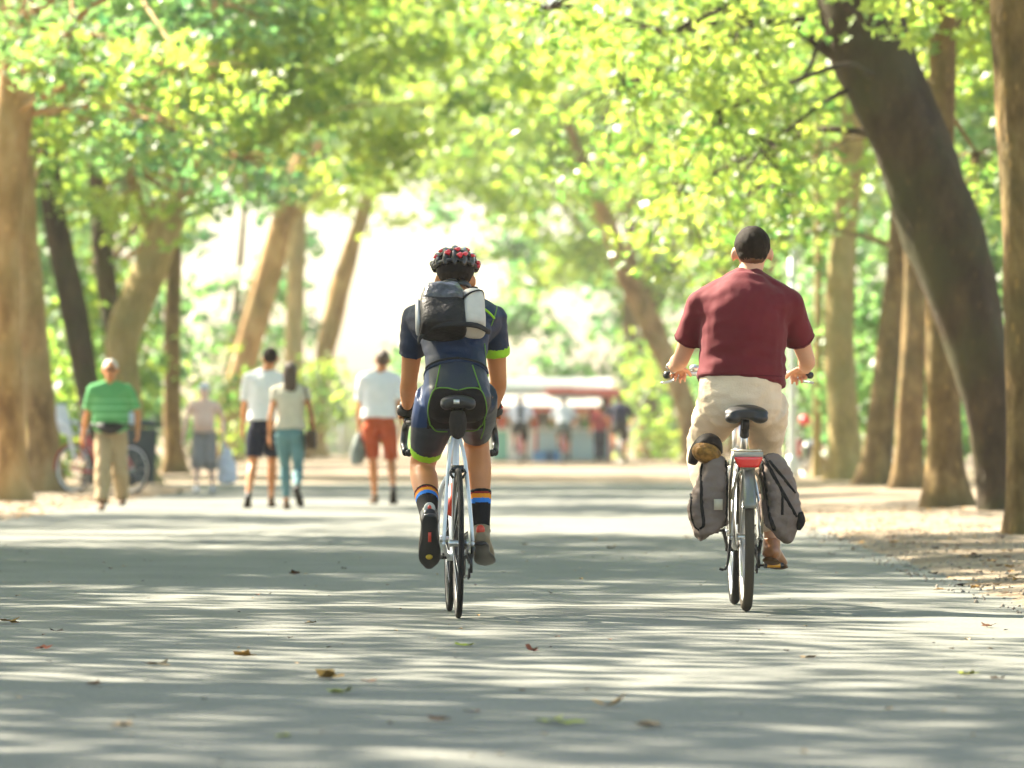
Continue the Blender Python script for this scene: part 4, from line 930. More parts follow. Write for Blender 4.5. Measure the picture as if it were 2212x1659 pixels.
    mb = MB(); mb.sweep([(.05, .46, .375), (.043, .0, .40)], [.004] * 2, n=6, sub=1); mb.sweep([(.05, .46, .195), (.045, .09, .20), (.045, .02, .19)], [.004] * 3, n=6, sub=2); mb.build('chain', DARKM, root)
    mb = MB(); mb.box((.058, .02, .25), (.014, .03, .10)); mb.ring((.05, .03, .20), .02, .006, n=16, k=6); mb.sweep([(.068, 0, .33), (.06, .02, .27)], [.01, .008], n=8, sub=1); mb.build('derailleur', BLK, root)
    mb = MB(); mb.sweep([(-.07, .05, .34), (-.085, .0, .23), (-.10, -.02, .195), (-.125, -.02, .20)], [.007] * 4, n=8, sub=3); mb.build('kickstand', BLK, root)
    for q, dy, dz in ((-1, -.15, .085), (1, .15, -.085)):
        mb = MB(); c = V(q * .065, .46, .285); e = V(q * .09, .46 + dy, .285 + dz); mb.sweep([c, e], [(.009, .014), (.008, .012)], n=8, sub=1); mb.sweep([V(q * .03, .46, .285), c + V(q * .01, 0, 0)], [.017, .017], n=10, sub=1); mb.build('crank', DARKM, root)
        mb = MB(); mb.sweep([e, e + V(q * .03, 0, 0)], [.007, .007], n=8, sub=1)
        mb.box(e + V(q * .07, -.038, 0), (.09, .012, .026)); mb.box(e + V(q * .07, .038, 0), (.09, .012, .026)); mb.box(e + V(q * .07, 0, 0), (.03, .07, .02)); mb.box(e + V(q * .112, 0, 0), (.010, .08, .022)); pd = mb.build('pedal', BLK, root)
        mb = MB(); mb.box(e + V(q * .07, -.0465, 0), (.062, .006, .018)); mb.build('reflector', AMBER, pd)

def simple_bike(root, mf, basket=None, bar=1.02):
    R = .34
    wheel(root, 0, R, .036, TYRE, ALU, .014, far=True); wheel(root, 1.05, R, .036, TYRE, ALU, .014, far=True)
    f = MB(); bb = V(0, .44, .28); st = V(0, .26, .80); ht = V(0, .80, .88); hb = V(0, .84, .66)
    f.sweep([bb, st], [.018] * 2, n=8, sub=1); f.sweep([st + V(0, .03, -.12), hb + V(0, -.01, .12)], [.02] * 2, n=8, sub=1); f.sweep([bb, hb], [.024] * 2, n=8, sub=1); f.sweep([hb, ht], [.022] * 2, n=8, sub=1)
    for q in (-1, 1): f.sweep([bb + V(q * .03, 0, 0), V(q * .06, 0, R)], [.012] * 2, n=6, sub=1); f.sweep([st + V(q * .02, 0, -.03), V(q * .06, 0, R)], [.011] * 2, n=6, sub=1)
    f.build('frame', mf, root)
    k = MB()
    for q in (-1, 1): k.sweep([hb + V(q * .03, 0, -.01), V(q * .05, .93, .5), V(q * .05, 1.05, R)], [.014] * 3, n=6, sub=2)
    k.sweep([hb + V(-.04, 0, 0), hb + V(.04, 0, 0)], [.02] * 2, n=8, sub=1); k.build('fork', mf, root)
    p = MB(); p.sweep([st, st + V(0, -.03, .12)], [.015] * 2, n=8, sub=1); p.build('seat_post', CHROME, root)
    s_ = MB(); s_.sweep([st + V(0, -.15, .13), st + V(0, -.10, .14), st + V(0, .10, .13)], [(.05, .02), (.085, .03), (.02, .015)], n=10, sub=3); s_.build('saddle', SADDLE, root)
    h = MB(); h.sweep([ht, ht + V(0, -.02, bar - .88), V(0, .80, bar)], [.014] * 3, n=8, sub=2); h.sweep([(-.29, .70, bar), (-.2, .79, bar + .01), (0, .80, bar), (.2, .79, bar + .01), (.29, .70, bar)], [.014] * 5, n=8, sub=3); h.build('handlebar', BLK, root)
    for q, dz in ((-1, .14), (1, -.14)):
        e = V(q * .09, .44 - dz * .5, .28 + dz); c = MB(); c.sweep([V(q * .05, .44, .28), e], [.011] * 2, n=6, sub=1); c.build('crank', DARKM, root)
        c = MB(); c.box(e + V(q * .06, 0, 0), (.10, .08, .025)); c.build('pedal', BLK, root)
    m_ = MB(); m_.ring((0, 0, R), R + .015, .004, n=24, k=6, rb=.028, a0=.6, a1=3.2); m_.build('mudguard', mf, root)
# ------------------------------------------------------------------ the two riders
def fold(amp, fz=26, fx=6, seed=0.0):
    def f(p, n): return amp * (noise.noise(V(p.x * fx + seed, p.y * fx, p.z * fz + p.x * 5)) + .5 * noise.noise(V(p.x * 20 + seed, p.y * 20, p.z * 40)))
    return f
FLAT = {}
# --- road cyclist
RX, RY = XY(990, 485.0); RYAW = math.radians(2.9)
bike = thing('road_bicycle', 'white framed road bicycle with slim black tyres ridden by the helmeted cyclist', 'bicycle', (RX, RY, 0), RYAW, 'bicycles being ridden')
road_bike(bike)
rider = thing('person', 'cyclist in navy and lime kit and helmet, bent over drop handlebars', 'person', (RX, RY, 0), RYAW, 'people on bicycles')
J = dict(pel=V(0, .205, 1.015), wai=V(0, .30, 1.155), che=V(0, .43, 1.315), nek=V(0, .575, 1.435), hed=V(0.015, .70, 1.525),
         shL=V(-.172, .55, 1.345), shR=V(.182, .55, 1.345), wrL=V(-.200, .885, .945), wrR=V(.200, .885, .945),
         hiL=V(-.082, .215, .985), hiR=V(.082, .215, .985), anL=V(-.125, .135, .445), anR=V(.125, .47, .375))
J['elL'] = ik(J['shL'], J['wrL'], .30, .265, (-.12, -.6, -.8)); J['elR'] = ik(J['shR'], J['wrR'], .30, .265, (.18, -.6, -.8))
J['knL'] = ik(J['hiL'], J['anL'], .43, .43, (-.08, 1, .3)); J['knR'] = ik(J['hiR'], J['anR'], .43, .43, (.02, 1, .3))
F = Figure(J, 1.80, hip=.140, waist=.120, chest=.150, hd=.115, wd=.092, cd=.10, arm=1.0, leg=1.05)
hd = dict(d=(0, .95, -.15), pn=(0, -.15, -1), curl=1.15, spread=.02)
F.body(rider, SKIN, voxel=.009, fw=(0.05, .85, -.25), hands={'L': dict(hd, th=(1, 0, 0)), 'R': dict(hd, th=(-1, 0, 0))}, headsc=.98)
F.hair(rider, HAIR_D)
NAVY = mat('navy_jersey', (0.009, 0.022, 0.055), .55, noise_amt=.3, noise_scale=14, bump=.25, bump_scale=180)
NAVY2 = mat('grey_navy_lycra', (0.008, 0.014, 0.027), .42, noise_amt=.2, noise_scale=10, bump=.15, bump_scale=260)
BLUES = mat('blue_side_lycra', (0.006, 0.030, 0.10), .45)
LIME = mat('lime_green_trim', (0.33, 0.62, 0.02), .5)
LIMED = mat('lime_piping', (0.13, 0.26, 0.04), .6)
PADB = mat('black_brown_seat_panel', (0.012, 0.009, 0.008), .6, bump=.2, bump_scale=200)
# shorts; colours change at the seams
def panel_in(x, z):
    zt = 1.035 - .014 * math.cos(x * 16) + (-.03 if abs(x) > .11 else 0); hw = .128 - .035 * max(0, (z - .98) / .07) ** 2 + .006 * math.sin(z * 30)
    return abs(x) < hw and z < zt and z > .845
def paint_shorts(c, n):
    x = c.x; z = c.z
    L = J['knL'] if x < 0 else J['knR']
    hemd = (c - L).length
    if x < -.02 and (c - J['hiL'].lerp(J['knL'], 1)).dot((J['hiL'] - J['knL']).normalized()) < .135: return 2
    if n.y < -.05 and panel_in(x, z): return 1
    if x < -.125 and z > .85: return 3
    return 0
SH = F.bottom(rider, [NAVY2, PADB, LIME, BLUES], 'bib_shorts', o=.008, length=.395, flare=0, waist=.55, voxel=.008, paint=paint_shorts, disp=fold(.0025, 20, 12))
def piping(host, curve, parent, m, r=.0034, name='piping', axis=(0, 1, 0)):
    bv = BVHTree.FromPolygons([v.co for v in host.data.vertices], [tuple(p.vertices) for p in host.data.polygons])
    ax = Vector(axis); pts = []
    for (x, z) in curve:
        h = bv.ray_cast(V(x, 0, z) - ax * 3, ax)
        if h[0] is not None: pts.append(h[0] - ax * .001)
    if len(pts) > 2: mb = MB(); mb.sweep(pts, [r] * len(pts), n=6, sub=1); return mb.build(name, m, parent)
def dense(pts, n=6): return [tuple(q) for q in catmull([np.array(p) for p in pts], n)]
piping(SH, dense([(-.118, .86), (-.130, .92), (-.122, .98), (-.10, 1.022), (-.05, 1.028), (0, 1.018), (.05, 1.028), (.10, 1.022), (.124, .98), (.132, .92), (.118, .86)]), SH, LIMED)
piping(SH, dense([(-.115, .86), (-.09, .835), (-.04, .832)]), SH, LIMED); piping(SH, dense([(.115, .86), (.09, .838), (.04, .835)]), SH, LIMED)
piping(SH, dense([(-.10, 1.022), (-.088, 1.07), (-.075, 1.13)]), SH, LIMED); piping(SH, dense([(.105, 1.022), (.088, 1.07), (.07, 1.13)]), SH, LIMED)
piping(SH, dense([(.125, .90), (.128, .85), (.118, .80)]), SH, LIMED)
def paint_jersey(c, n):
    sr = (c - J['shR']).dot((J['elR'] - J['shR']).normalized())
    if c.x > .10 and sr > .132 and c.x > .12: return 1
    return 0
JER = F.top(rider, [NAVY, LIME], 'jersey', o=.011, sleeve=.62, hem=.27, loose=.006, voxel=.008, so=.012, paint=paint_jersey, disp=fold(.005, 30, 9), shoulders=.046, smooth=8)
piping(JER, dense([(.115, 1.40), (.15, 1.375), (.18, 1.345)]), JER, LIME, .006, 'lime_stripe')
piping(JER, dense([(.20, 1.41), (.185, 1.365), (.165, 1.31)]), JER, LIMED, .003); piping(JER, dense([(.13, 1.23), (.135, 1.18), (.135, 1.13)]), JER, LIMED, .003)
mb = MB()
for i in range(25):
    th = 2 * math.pi * i / 24
W0 = F.tp[1].lerp(F.tp[2], .72)
# socks
SOCKB = mat('black_sock', (.010, .010, .011), .8); SOCKO = mat('orange_sock_band', (.75, .28, .02), .7); SOCKU = mat('blue_sock_band', (.03, .20, .62), .7); SOCKR = mat('dark_red_sock_band', (.25, .02, .015), .7)
for q in 'LR':
    P, R = cut(*F.legs[q], .775, 1.0); base = Vector(P[0]); ax = (Vector(P[-1]) - base).normalized()
    def ps(c, n, base=base, ax=ax):
        t = (c - base).dot(ax); return 0 if t < .014 else 3 if t < .022 else 1 if t < .042 else 2 if t < .064 else 0
    mb = MB(); mb.sweep(P, grow(R, .005), n=16, sub=4); mb.remesh('sock', [SOCKB, SOCKO, SOCKU, SOCKR], rider, voxel=.005, smooth=1, paint=ps)
SHOEB = mat('black_cycling_shoe', (.015, .014, .014), .35); SOLEB = mat('black_carbon_sole', (.012, .012, .013), .3); GREYT = mat('pale_heel_patch', (.45, .46, .42), .5)
T, o = F.shoe(rider, 'L', SHOEB, SOLEB, fd=(0, .52, -.85), up=(0, .85, .52), L=1.02, name='cycling_shoe')
mb = MB(); mb.ball(T(0, .14, -.088), (.016, .014, .012)); mb.build('cleat', mat('yellow_cleat', (.5, .33, .03), .5), o)
mb = MB(); mb.box(T(0, .03, -.089), (.014, .012, .06)); mb.build('sole_stripe', mat('red_trim', (.6, .05, .02), .4), o)
mb = MB(); mb.ball(T(0, -.055, -.01), (.026, .012, .028)); mb.build('heel_patch', GREYT, o)
mb = MB(); mb.ball(T(0, -.064, -.018), (.009, .008, .012)); mb.build('heel_mark', mat('red_trim', (.6, .05, .02), .4), o)
T, o = F.shoe(rider, 'R', mat('taupe_cycling_shoe', (.22, .17, .10), .45), SOLEB, fd=(.12, .92, -.38), up=(0, .38, .92), L=1.02, name='cycling_shoe')
mb = MB(); mb.ball(T(0, -.06, -.012), (.020, .010, .024)); mb.build('heel_patch', mat('red_trim', (.6, .05, .02), .4), o)
for q in 'LR':      # mitts
    a, b = F.J['wr' + q], F.J['wr' + q] + V(0, .065, -.027)
    mb = MB(); mb.sweep([a + (F.J['el' + q] - a) * .10, a, a.lerp(b, .6), b], [(.036, .030), (.036, .030), (.045, .026), (.044, .022)], side=(1, 0, 0), n=14, sub=3); g = mb.build('cycling_mitt', BLACK, rider)
    mb = MB(); mb.sweep([a + (F.J['el' + q] - a) * .04 + V(-.03 if q == 'L' else .03, -.01, 0), a + V(-.035 if q == 'L' else .035, .02, 0)], [.008, .010], n=8, sub=1); mb.build('mitt_tab', (GREYT if q == 'L' else mat('red_trim', (.6, .05, .02), .4)), g)
# helmet: dark inner shell, ribs, red inlays
HC = F.P(0, -.012, .045); HR = F.hR
def HP(az, el, rs): # direction over the head
    r = (.098 * rs, .128 * rs, .092 * rs)
    return HC + HR @ Vector((r[0] * math.sin(az), r[1] * math.sin(el) * math.cos(az), r[2] * math.cos(el) * math.cos(az)))
mb = MB(); mb.ball(HC, (.088, .116, .080), rot=HR, n=22, m=14)
hel = mb.remesh('helmet', mat('helmet_inner', (.010, .008, .008), .6), rider, voxel=.006, smooth=1)
REDH = mat('helmet_red', (.72, .02, .035), .3, coat=.5); BRN = mat('helmet_brown_black', (.028, .018, .013), .28, coat=.6)
ri = random.Random(5)
for i, az in enumerate((-1.25, -.84, -.42, 0, .42, .84, 1.25)):
    pts = [HP(az, e, 1.05 + .05 * math.cos(e * 3)) for e in np.linspace(-1.75, 1.5, 11)]
    mb = MB(); mb.sweep(pts, [(.006, .006)] + [(.0165, .012)] * 9 + [(.006, .006)], side=tuple(HR @ Vector((1, 0, 0))), n=8, sub=3); mb.build('helmet_rib', BRN if i > 3 else BLK, hel)
for e in (-1.5, -.9, -.1, .8):
    pts = [HP(a, e, 1.03) for a in np.linspace(-1.3, 1.3, 11)]
    mb = MB(); mb.sweep(pts, [(.010, .010)] * 11, n=8, sub=2); mb.build('helmet_bridge', BLK, hel)
for az, e in ((-.95, -1.0), (-.65, -.55), (-.35, -1.15), (.05, -.95), (.38, -1.2), (.45, -.55), (.75, -.95), (1.15, -1.0), (.15, -1.35), (1.2, -1.5)):
    p = HP(az, e, 1.10); p2 = HP(az + .12, e + .18, 1.12); mb = MB(); mb.sweep([p, p2], [(.015, .008), (.011, .008)], n=8, sub=1); mb.build('red_inlay', REDH, hel)
mb = MB(); mb.sweep([F.P(-.075, -.02, -.06), F.P(-.055, -.085, -.045), F.P(0, -.108, -.04), F.P(.055, -.085, -.045), F.P(.075, -.02, -.06)], [(.008, .016)] * 5, n=8, sub=3); mb.build('helmet_cradle', BLK, hel)
# backpack
PK = thing('backpack', 'small black backpack with a cream side panel on the cyclist\'s back', 'backpack', (RX, RY, 0), RYAW)
bd = (J['nek'] - J['wai']).normalized(); bn = Vector((0, -bd.z, bd.y))       # along the back, out of the back
def BP(x, t, h): return V(0, .295, 1.185) + V(x, 0, 0) + bd * t + bn * (h + .085)
def slab(x0, x1, t0, t1, h0, h1, rnd=.03):
    mb = MB(); xc = (x0 + x1) / 2; hw = (x1 - x0) / 2
    ts = [t0, t0 + .02, (t0 + t1) / 2, t1 - .03, t1]; pts = [BP(xc, t, (h0 + h1) / 2) for t in ts]
    hh = (h1 - h0) / 2; mb.sweep(pts, [(hw * .8, hh * .6), (hw, hh), (hw, hh * 1.1), (hw * .93, hh * .95), (hw * .75, hh * .5)], side=(1, 0, 0), n=24, sub=4, power=.55); return mb
PKM = mat('black_backpack_cloth', (.016, .013, .012), .5, noise_amt=.4, noise_scale=18, bump=.5, bump_scale=70)
slab(-.165, .045, -.01, .232, -.02, .13).remesh('main_compartment', PKM, PK, voxel=.007, smooth=3, disp=fold(.005, 14, 16))
CREAM = mat('cream_pack_panel', (.60, .55, .47), .6, noise_amt=.12, noise_scale=12, bump=.3, bump_scale=50)
slab(.028, .132, .01, .245, -.02, .115).remesh('side_panel', CREAM, PK, voxel=.007, smooth=3, disp=fold(.002, 14, 16))
slab(-.182, -.158, .02, .20, -.01, .09).remesh('side_piping', mat('pale_grey_pack_edge', (.42, .42, .40), .5), PK, voxel=.006, smooth=2)
mb = slab(-.145, .035, .13, .25, .075, .142); mb.remesh('top_flap', mat('shiny_grey_flap', (.085, .085, .09), .28, noise_amt=.6, noise_scale=26, bump=.8, bump_scale=40), PK, voxel=.007, smooth=2, disp=fold(.008, 30, 22))
mb = MB(); mb.sweep([BP(.03, .15, .118), BP(.07, .18, .125), BP(.118, .21, .105), BP(.13, .22, .03)], [(.006, .003)] * 4, n=6, sub=3); mb.build('strap', BLACK, PK)
mb = MB(); mb.sweep([BP(-.145, .005, .05), BP(-.09, -.012, .10), BP(0, -.016, .115), BP(.09, -.01, .10), BP(.15, .01, .04)], [(.012, .004)] * 5, n=8, sub=3, side=(0, 0, 1)); mb.build('hip_belt', BLACK, PK)
for q in (-1, 1):
    mb = MB(); mb.sweep([BP(q * .09, .33, .01), V(q * .105, .60, 1.43), V(q * .125, .63, 1.36), V(q * .135, .56, 1.27), BP(q * .135, .06, -.01)], [(.018, .005)] * 5, n=8, sub=4); mb.build('shoulder_strap', BLACK, PK)
mb = MB(); mb.sweep([BP(-.14, .0, .04), BP(-.165, -.02, .03), BP(-.17, -.055, .03)], [(.008, .008), (.010, .008), (.004, .004)], n=8, sub=3); mb.build('strap_end', BLACK, PK)
# jersey hem roll
mb = MB(); c0 = F.tp[1].lerp(F.tp[2], .62); side_pts = []
bv = BVHTree.FromPolygons([v.co for v in JER.data.vertices], [tuple(p.vertices) for p in JER.data.polygons])
pts = []
for i in range(24):
    th = -math.pi * .95 + math.pi * .9 * i / 23 ; d = Vector((math.cos(th), math.sin(th) * .75, math.sin(th) * -.55)).normalized()
    c = V(0, .235, 1.105); h = bv.ray_cast(c + d * .5, -d)
    if h[0] is not None: pts.append(h[0] + d * .001)
if len(pts) > 4: mb.sweep(pts, [.006] * len(pts), n=8, sub=1); mb.build('jersey_hem', BLACK, JER)

# --- city rider
CX, CY = XY(1612, 467.0); CYAW = math.radians(0.6)
cb = thing('city_bicycle', 'silver city bicycle with rear rack, red tail light and taupe panniers', 'bicycle', (CX, CY, 0), CYAW, 'bicycles being ridden')
city_bike(cb)
man = thing('person', 'heavy-set man in a maroon polo and beige trousers riding upright', 'person', (CX, CY, 0), CYAW, 'people on bicycles')
J = dict(pel=V(-.02, .20, 1.00), wai=V(-.005, .20, 1.17), che=V(0, .21, 1.38), nek=V(.02, .285, 1.548), hed=V(.045, .330, 1.670),
         shL=V(-.195, .24, 1.425), shR=V(.210, .24, 1.425), wrL=V(-.315, .655, 1.14), wrR=V(.315, .655, 1.13),
         hiL=V(-.11, .22, .96), hiR=V(.10, .22, .96), anL=V(-.165, .29, .48), anR=V(.150, .55, .30))
J['elL'] = ik(J['shL'], J['wrL'], .31, .27, (-.25, -.6, -.9)); J['elR'] = ik(J['shR'], J['wrR'], .31, .27, (.35, -.6, -.9))
J['knL'] = ik(J['hiL'], J['anL'], .44, .43, (-.10, 1, .3)); J['knR'] = ik(J['hiR'], J['anR'], .44, .43, (.02, 1, .1))
F = Figure(J, 1.80, hip=.178, waist=.172, chest=.172, hd=.145, wd=.14, cd=.13, arm=1.02, leg=1.05, belly=.05, neck=.066)
hL = dict(d=(-.35, .75, .0), pn=(0, 0, -1), curl=.75)
F.body(man, SKIN_P, voxel=.009, hands={'L': dict(d=(.3, .8, -.1), pn=(0, 0, -1), curl=1.2, spread=.03, th=(1, 0, 0)), 'R': dict(d=(-.3, .8, -.1), pn=(0, 0, -1), curl=1.2, spread=.03, th=(-1, 0, 0))}, headsc=1.03, shoulders=.054)
F.hair(man, HAIR_D)
F.face(man)
MAROON = mat('maroon_polo_cloth', (.140, .012, .019), .75, noise_amt=.15, noise_scale=8, bump=.2, bump_scale=240, sheen=.08)
def polo_fold(p, n):
    k = max(0, min(1, (1.34 - p.z) / .25))
    a = .006 * k * math.sin(p.z * 95 + p.x * 14 + 3.0 * noise.noise(p * 5)) * (0.5 + .6 * noise.noise(p * 3.3))
    d = abs(p.x) * 9 + (p.z - 1.3) * 22
    b = .004 * noise.noise(V(d, p.z * 5, math.copysign(3, p.x))) * min(1, abs(p.x) * 8)
    return a + b + .003 * noise.noise(p * 13) + .003 * noise.noise(V(p.x * 26, p.y * 26, p.z * 13))
PO = F.top(man, MAROON, 'polo_shirt', o=.016, sleeve=.72, hem=.235, loose=.014, voxel=.008, so=.019, disp=polo_fold, shoulders=.056, smooth=16)
mb = MB(); pts = []
for i in range(21):
    th = 2 * math.pi * i / 20; pts.append(F.J['nek'] + V(.084 * math.cos(th), .080 * math.sin(th) - .010, -.010 + .018 * -math.sin(th)))
mb.sweep(pts, [(.012, .022)] * 21, n=8, sub=1, side=(0, 0, 1), cap=False); mb.build('collar', MAROON, PO)
# seams: yoke, hem and sleeve hems follow the cloth
MSEAM = mat('maroon_seam', (.075, .007, .011), .8)
bvp = BVHTree.FromPolygons([v.co for v in PO.data.vertices], [tuple(q.vertices) for q in PO.data.polygons])
def seam(pts, name, r=.0022):
    P = []
    for c, d in pts:
        h = bvp.ray_cast(c + d * .6, -d)
        if h[0] is not None: P.append(h[0] + d * .0005)
    if len(P) > 3: m2 = MB(); m2.sweep(P, [r] * len(P), n=6, sub=1); m2.build(name, MSEAM, PO)
False and seam([(V(x, .2, 1.475 - .012 * math.cos(x * 12)), V(0, -1, 0)) for x in np.linspace(-.13, .15, 16)], 'yoke_seam', .0014)
for q, sg in (('L', -1), ('R', 1)):
    P, R = cut(*F.arms[q], 0, .335); e = Vector(P[-1]); ax = (e - Vector(P[-2])).normalized(); u = ax.cross(V(0, 1, 0)).normalized(); w_ = ax.cross(u)
    pts = []
    for t in np.linspace(0, 2 * math.pi, 25):
        d = u * math.cos(t) + w_ * math.sin(t); h = bvp.ray_cast(e + d * .095, -d)
        if h[0] is not None: pts.append(h[0] + d * .0005)
    if len(pts) > 5: m2 = MB(); m2.sweep(pts, [.0026] * len(pts), n=6, sub=1); m2.build('sleeve_seam', MSEAM, PO)
seam([(V(x, .2, 1.095 - .03 * x), V(0, -1, 0)) for x in np.linspace(-.19, .19, 20)], 'hem_seam')
BEIGE = mat('beige_trousers', (.76, .61, .44), .8, noise_amt=.12, noise_scale=7, bump=.3, bump_scale=120)
F.bottom(man, BEIGE, 'trousers', o=.012, length=.93, flare=.006, waist=.34, voxel=.010, disp=fold(.010, 12, 8, 3.0))
BRS = mat('tan_leather_shoe', (.36, .13, .035), .4, noise_amt=.3, noise_scale=20)
F.shoe(man, 'R', BRS, mat('brown_sole', (.10, .05, .02), .7), fd=(.22, .95, -.18), L=1.05)
F.shoe(man, 'L', BRS, mat('brown_sole', (.10, .05, .02), .7), fd=(-.1, .95, -.15), L=1.05)
mb = MB(); mb.sweep([F.J['wrL'] + V(-.032, -.02, .0), F.J['wrL'] + V(0, -.02, .028), F.J['wrL'] + V(.032, -.02, 0), F.J['wrL'] + V(0, -.02, -.028), F.J['wrL'] + V(-.032, -.02, .0)], [(.004, .010)] * 5, n=6, sub=4); mb.build('wrist_watch', CHROME, man)
# panniers
TAUPE = mat('taupe_pannier_cloth', (.20, .155, .13), .75, noise_amt=.2, noise_scale=9, bump=.4, bump_scale=60)
BTRIM = mat('black_webbing', (.012, .011, .011), .7)
CREAMP = mat('pale_patch', (.50, .44, .33), .8)
def pannier(q, label, tilt):
    r_ = thing('pannier_bag', label, 'pannier', (CX, CY, 0), CYAW, 'panniers on the city bicycle')
    # profile from above the rack outwards and down
    x0 = .085 if q < 0 else .060
    mb = MB()
    pts = [V(q * (x0 + .035), -.06, .725), V(q * (x0 + .060), -.06, .68), V(q * (x0 + .085 + tilt), -.06, .58), V(q * (x0 + .095 + tilt), -.06, .47), V(q * (x0 + .085 + tilt), -.06, .385), V(q * (x0 + .075 + tilt), -.06, .365)]
    mb.sweep(pts, [(.030, .12), (.056, .145), (.074, .155), (.084, .155), (.078, .15), (.055, .12)], side=(1, 0, 0), n=28, sub=5, power=.6)
    b = mb.remesh('bag', TAUPE, r_, voxel=.009, smooth=3, disp=fold(.020, 8, 12, q * 2.0))
    bv = BVHTree.FromPolygons([v.co for v in b.data.vertices], [tuple(p.vertices) for p in b.data.polygons])
    def strip(curve, w_=.009, m=BTRIM, name='trim'):
        P = []
        for (x, z) in dense(curve, 6):
            h = bv.ray_cast(V(q * x, -3, z), V(0, 1, 0))
            if h[0] is not None: P.append(h[0] - V(0, .001, 0))
        if len(P) > 2: m2 = MB(); m2.sweep(P, [(w_, .003)] * len(P), side=(1, 0, 0), n=6, sub=1); m2.build(name, m, r_)
    return r_, strip, b
pl, st_, b_ = pannier(-1, 'left taupe pannier with a pale square patch, bulging and square', .0)
st_([(.205, .685), (.215, .62), (.215, .50), (.205, .41), (.22, .385)]); st_([(.255, .56), (.262, .47), (.245, .40), (.225, .38)], .007); st_([(.105, .70), (.10, .6), (.10, .5), (.105, .40)], .008)
h = [(.135, .535), (.135, .50)]
mb = MB(); mb.box((-.140, -.222, .498), (.040, .006, .050)); mb.build('patch', CREAMP, pl)
pr, st_, b_ = pannier(1, 'right taupe pannier slanting outward with crossed black straps', .0)
st_([(.065, .70), (.085, .58), (.10, .44), (.12, .38)], .010); st_([(.075, .715), (.12, .62), (.17, .53), (.22, .44)], .009); st_([(.095, .70), (.16, .62), (.215, .55)], .007); st_([(.155, .56), (.155, .45)], .006)
mb = MB(); mb.sweep([V(.232, -.14, .46), V(.24, -.14, .42), V(.232, -.13, .385)], [(.022, .03), (.026, .035), (.014, .02)], n=12, sub=3); mb.build('mesh_pocket', BTRIM, pr)
# brown bundle on the left pannier
bb_ = thing('rolled_bundle', 'brown and black rolled bundle tucked on top of the left pannier', 'bundle', (CX, CY, 0), CYAW)
mb = MB(); mb.sweep([V(-.255, -.08, .68), V(-.235, -.08, .74), V(-.19, -.08, .785), V(-.15, -.08, .775), V(-.125, -.08, .725)], [(.02, .04), (.032, .08), (.040, .09), (.036, .08), (.015, .04)], side=(0, 0, 1), n=18, sub=4)
mb.remesh('dark_wrap', mat('dark_brown_wrap', (.02, .013, .009), .6), bb_, voxel=.008, smooth=3)
mb = MB(); mb.ball((-.190, -.140, .733), (.072, .070, .050), rot=Matrix.Rotation(.35, 3, 'Y')); mb.remesh('brown_bundle', mat('golden_brown_weave', (.32, .16, .035), .6, noise_amt=.6, noise_scale=40, bump=.8, bump_scale=60), bb_, voxel=.007, smooth=2)
# ------------------------------------------------------------------ walkers
WHITE = mat('white_cotton', (.74, .74, .75), .85, noise_amt=.06, noise_scale=10, sheen=.2)
def place(px, gy): s = SG(gy); return (*XY(px, s), 0)
def walker(label, px, gy, H, ankles, wrists, face=0.0, skin=SKIN, hair=HAIR_D, hkind='short', F_kw={}, W_kw={}, group='people walking on the avenue', hs=1.06):
    r = thing('person', label, 'person', place(px, gy), face, group)
    J = walker_joints(H, ankles, wrists, **W_kw)
    F = Figure(J, H, **F_kw); F.body(r, skin, voxel=.013, headsc=hs); F.hair(r, hair, hkind, .011)
    return r, F
BSOLE = mat('dark_sole', (.03, .025, .02), .7)
# man in white tee, navy shorts
r, F = walker('man in a white tee and navy shorts walking away beside a woman', 572, 1097, 1.77, dict(L=(-.17, -.30, .13), R=(.06, .28, .09)), dict(L=(-.245, .10, .86), R=(.22, -.05, .87)), hkind='short', W_kw=dict(width=.175, headoff=(.06, 0, 0), lean=.05), F_kw=dict(hip=.150, waist=.150, chest=.160, arm=.88, leg=.95))
F.top(r, WHITE, 'tee_shirt', o=.018, sleeve=.85, hem=.17, loose=.03, voxel=.013, so=.028, disp=fold(.008, 8, 8), smooth=5)
F.bottom(r, mat('navy_shorts', (.012, .014, .030), .8), 'shorts', o=.018, length=.40, flare=.03, waist=.34, voxel=.013)
F.shoe(r, 'L', BLACK, BSOLE, fd=(-.1, .75, -.6), up=(0, .6, .8)); F.shoe(r, 'R', mat('brown_shoe', (.12, .07, .04), .6), BSOLE)
# woman
r, F = walker('long-haired woman in a beige top and teal leggings walking beside a man in white', 627, 1101, 1.58, dict(L=(-.05, .20, .08), R=(.085, -.30, .22)), dict(L=(-.225, .02, .78), R=(.25, .03, .80)), hkind='long', hair=HAIR_B, W_kw=dict(width=.150, headoff=(.0, 0, 0), lean=.04), F_kw=dict(hip=.165, waist=.122, chest=.145, arm=.82, leg=.98))
F.top(r, mat('beige_blouse', (.58, .53, .42), .85, noise_amt=.08, noise_scale=12), 'blouse', o=.016, sleeve=.40, hem=.19, loose=.025, voxel=.012, so=.022, disp=fold(.007, 8, 9), smooth=5)
F.bottom(r, mat('teal_leggings', (.12, .24, .26), .7, noise_amt=.12, noise_scale=9), 'leggings', o=.008, length=.93, flare=0, waist=.34, voxel=.011)
F.shoe(r, 'L', mat('brown_shoe', (.12, .07, .04), .6), BSOLE); F.shoe(r, 'R', BLACK, BSOLE, fd=(.25, .5, -.85), up=(0, .85, .5))
hb = thing('handbag', 'dark brown handbag hanging at the hip of the long-haired woman', 'handbag', place(627, 1101), 0)
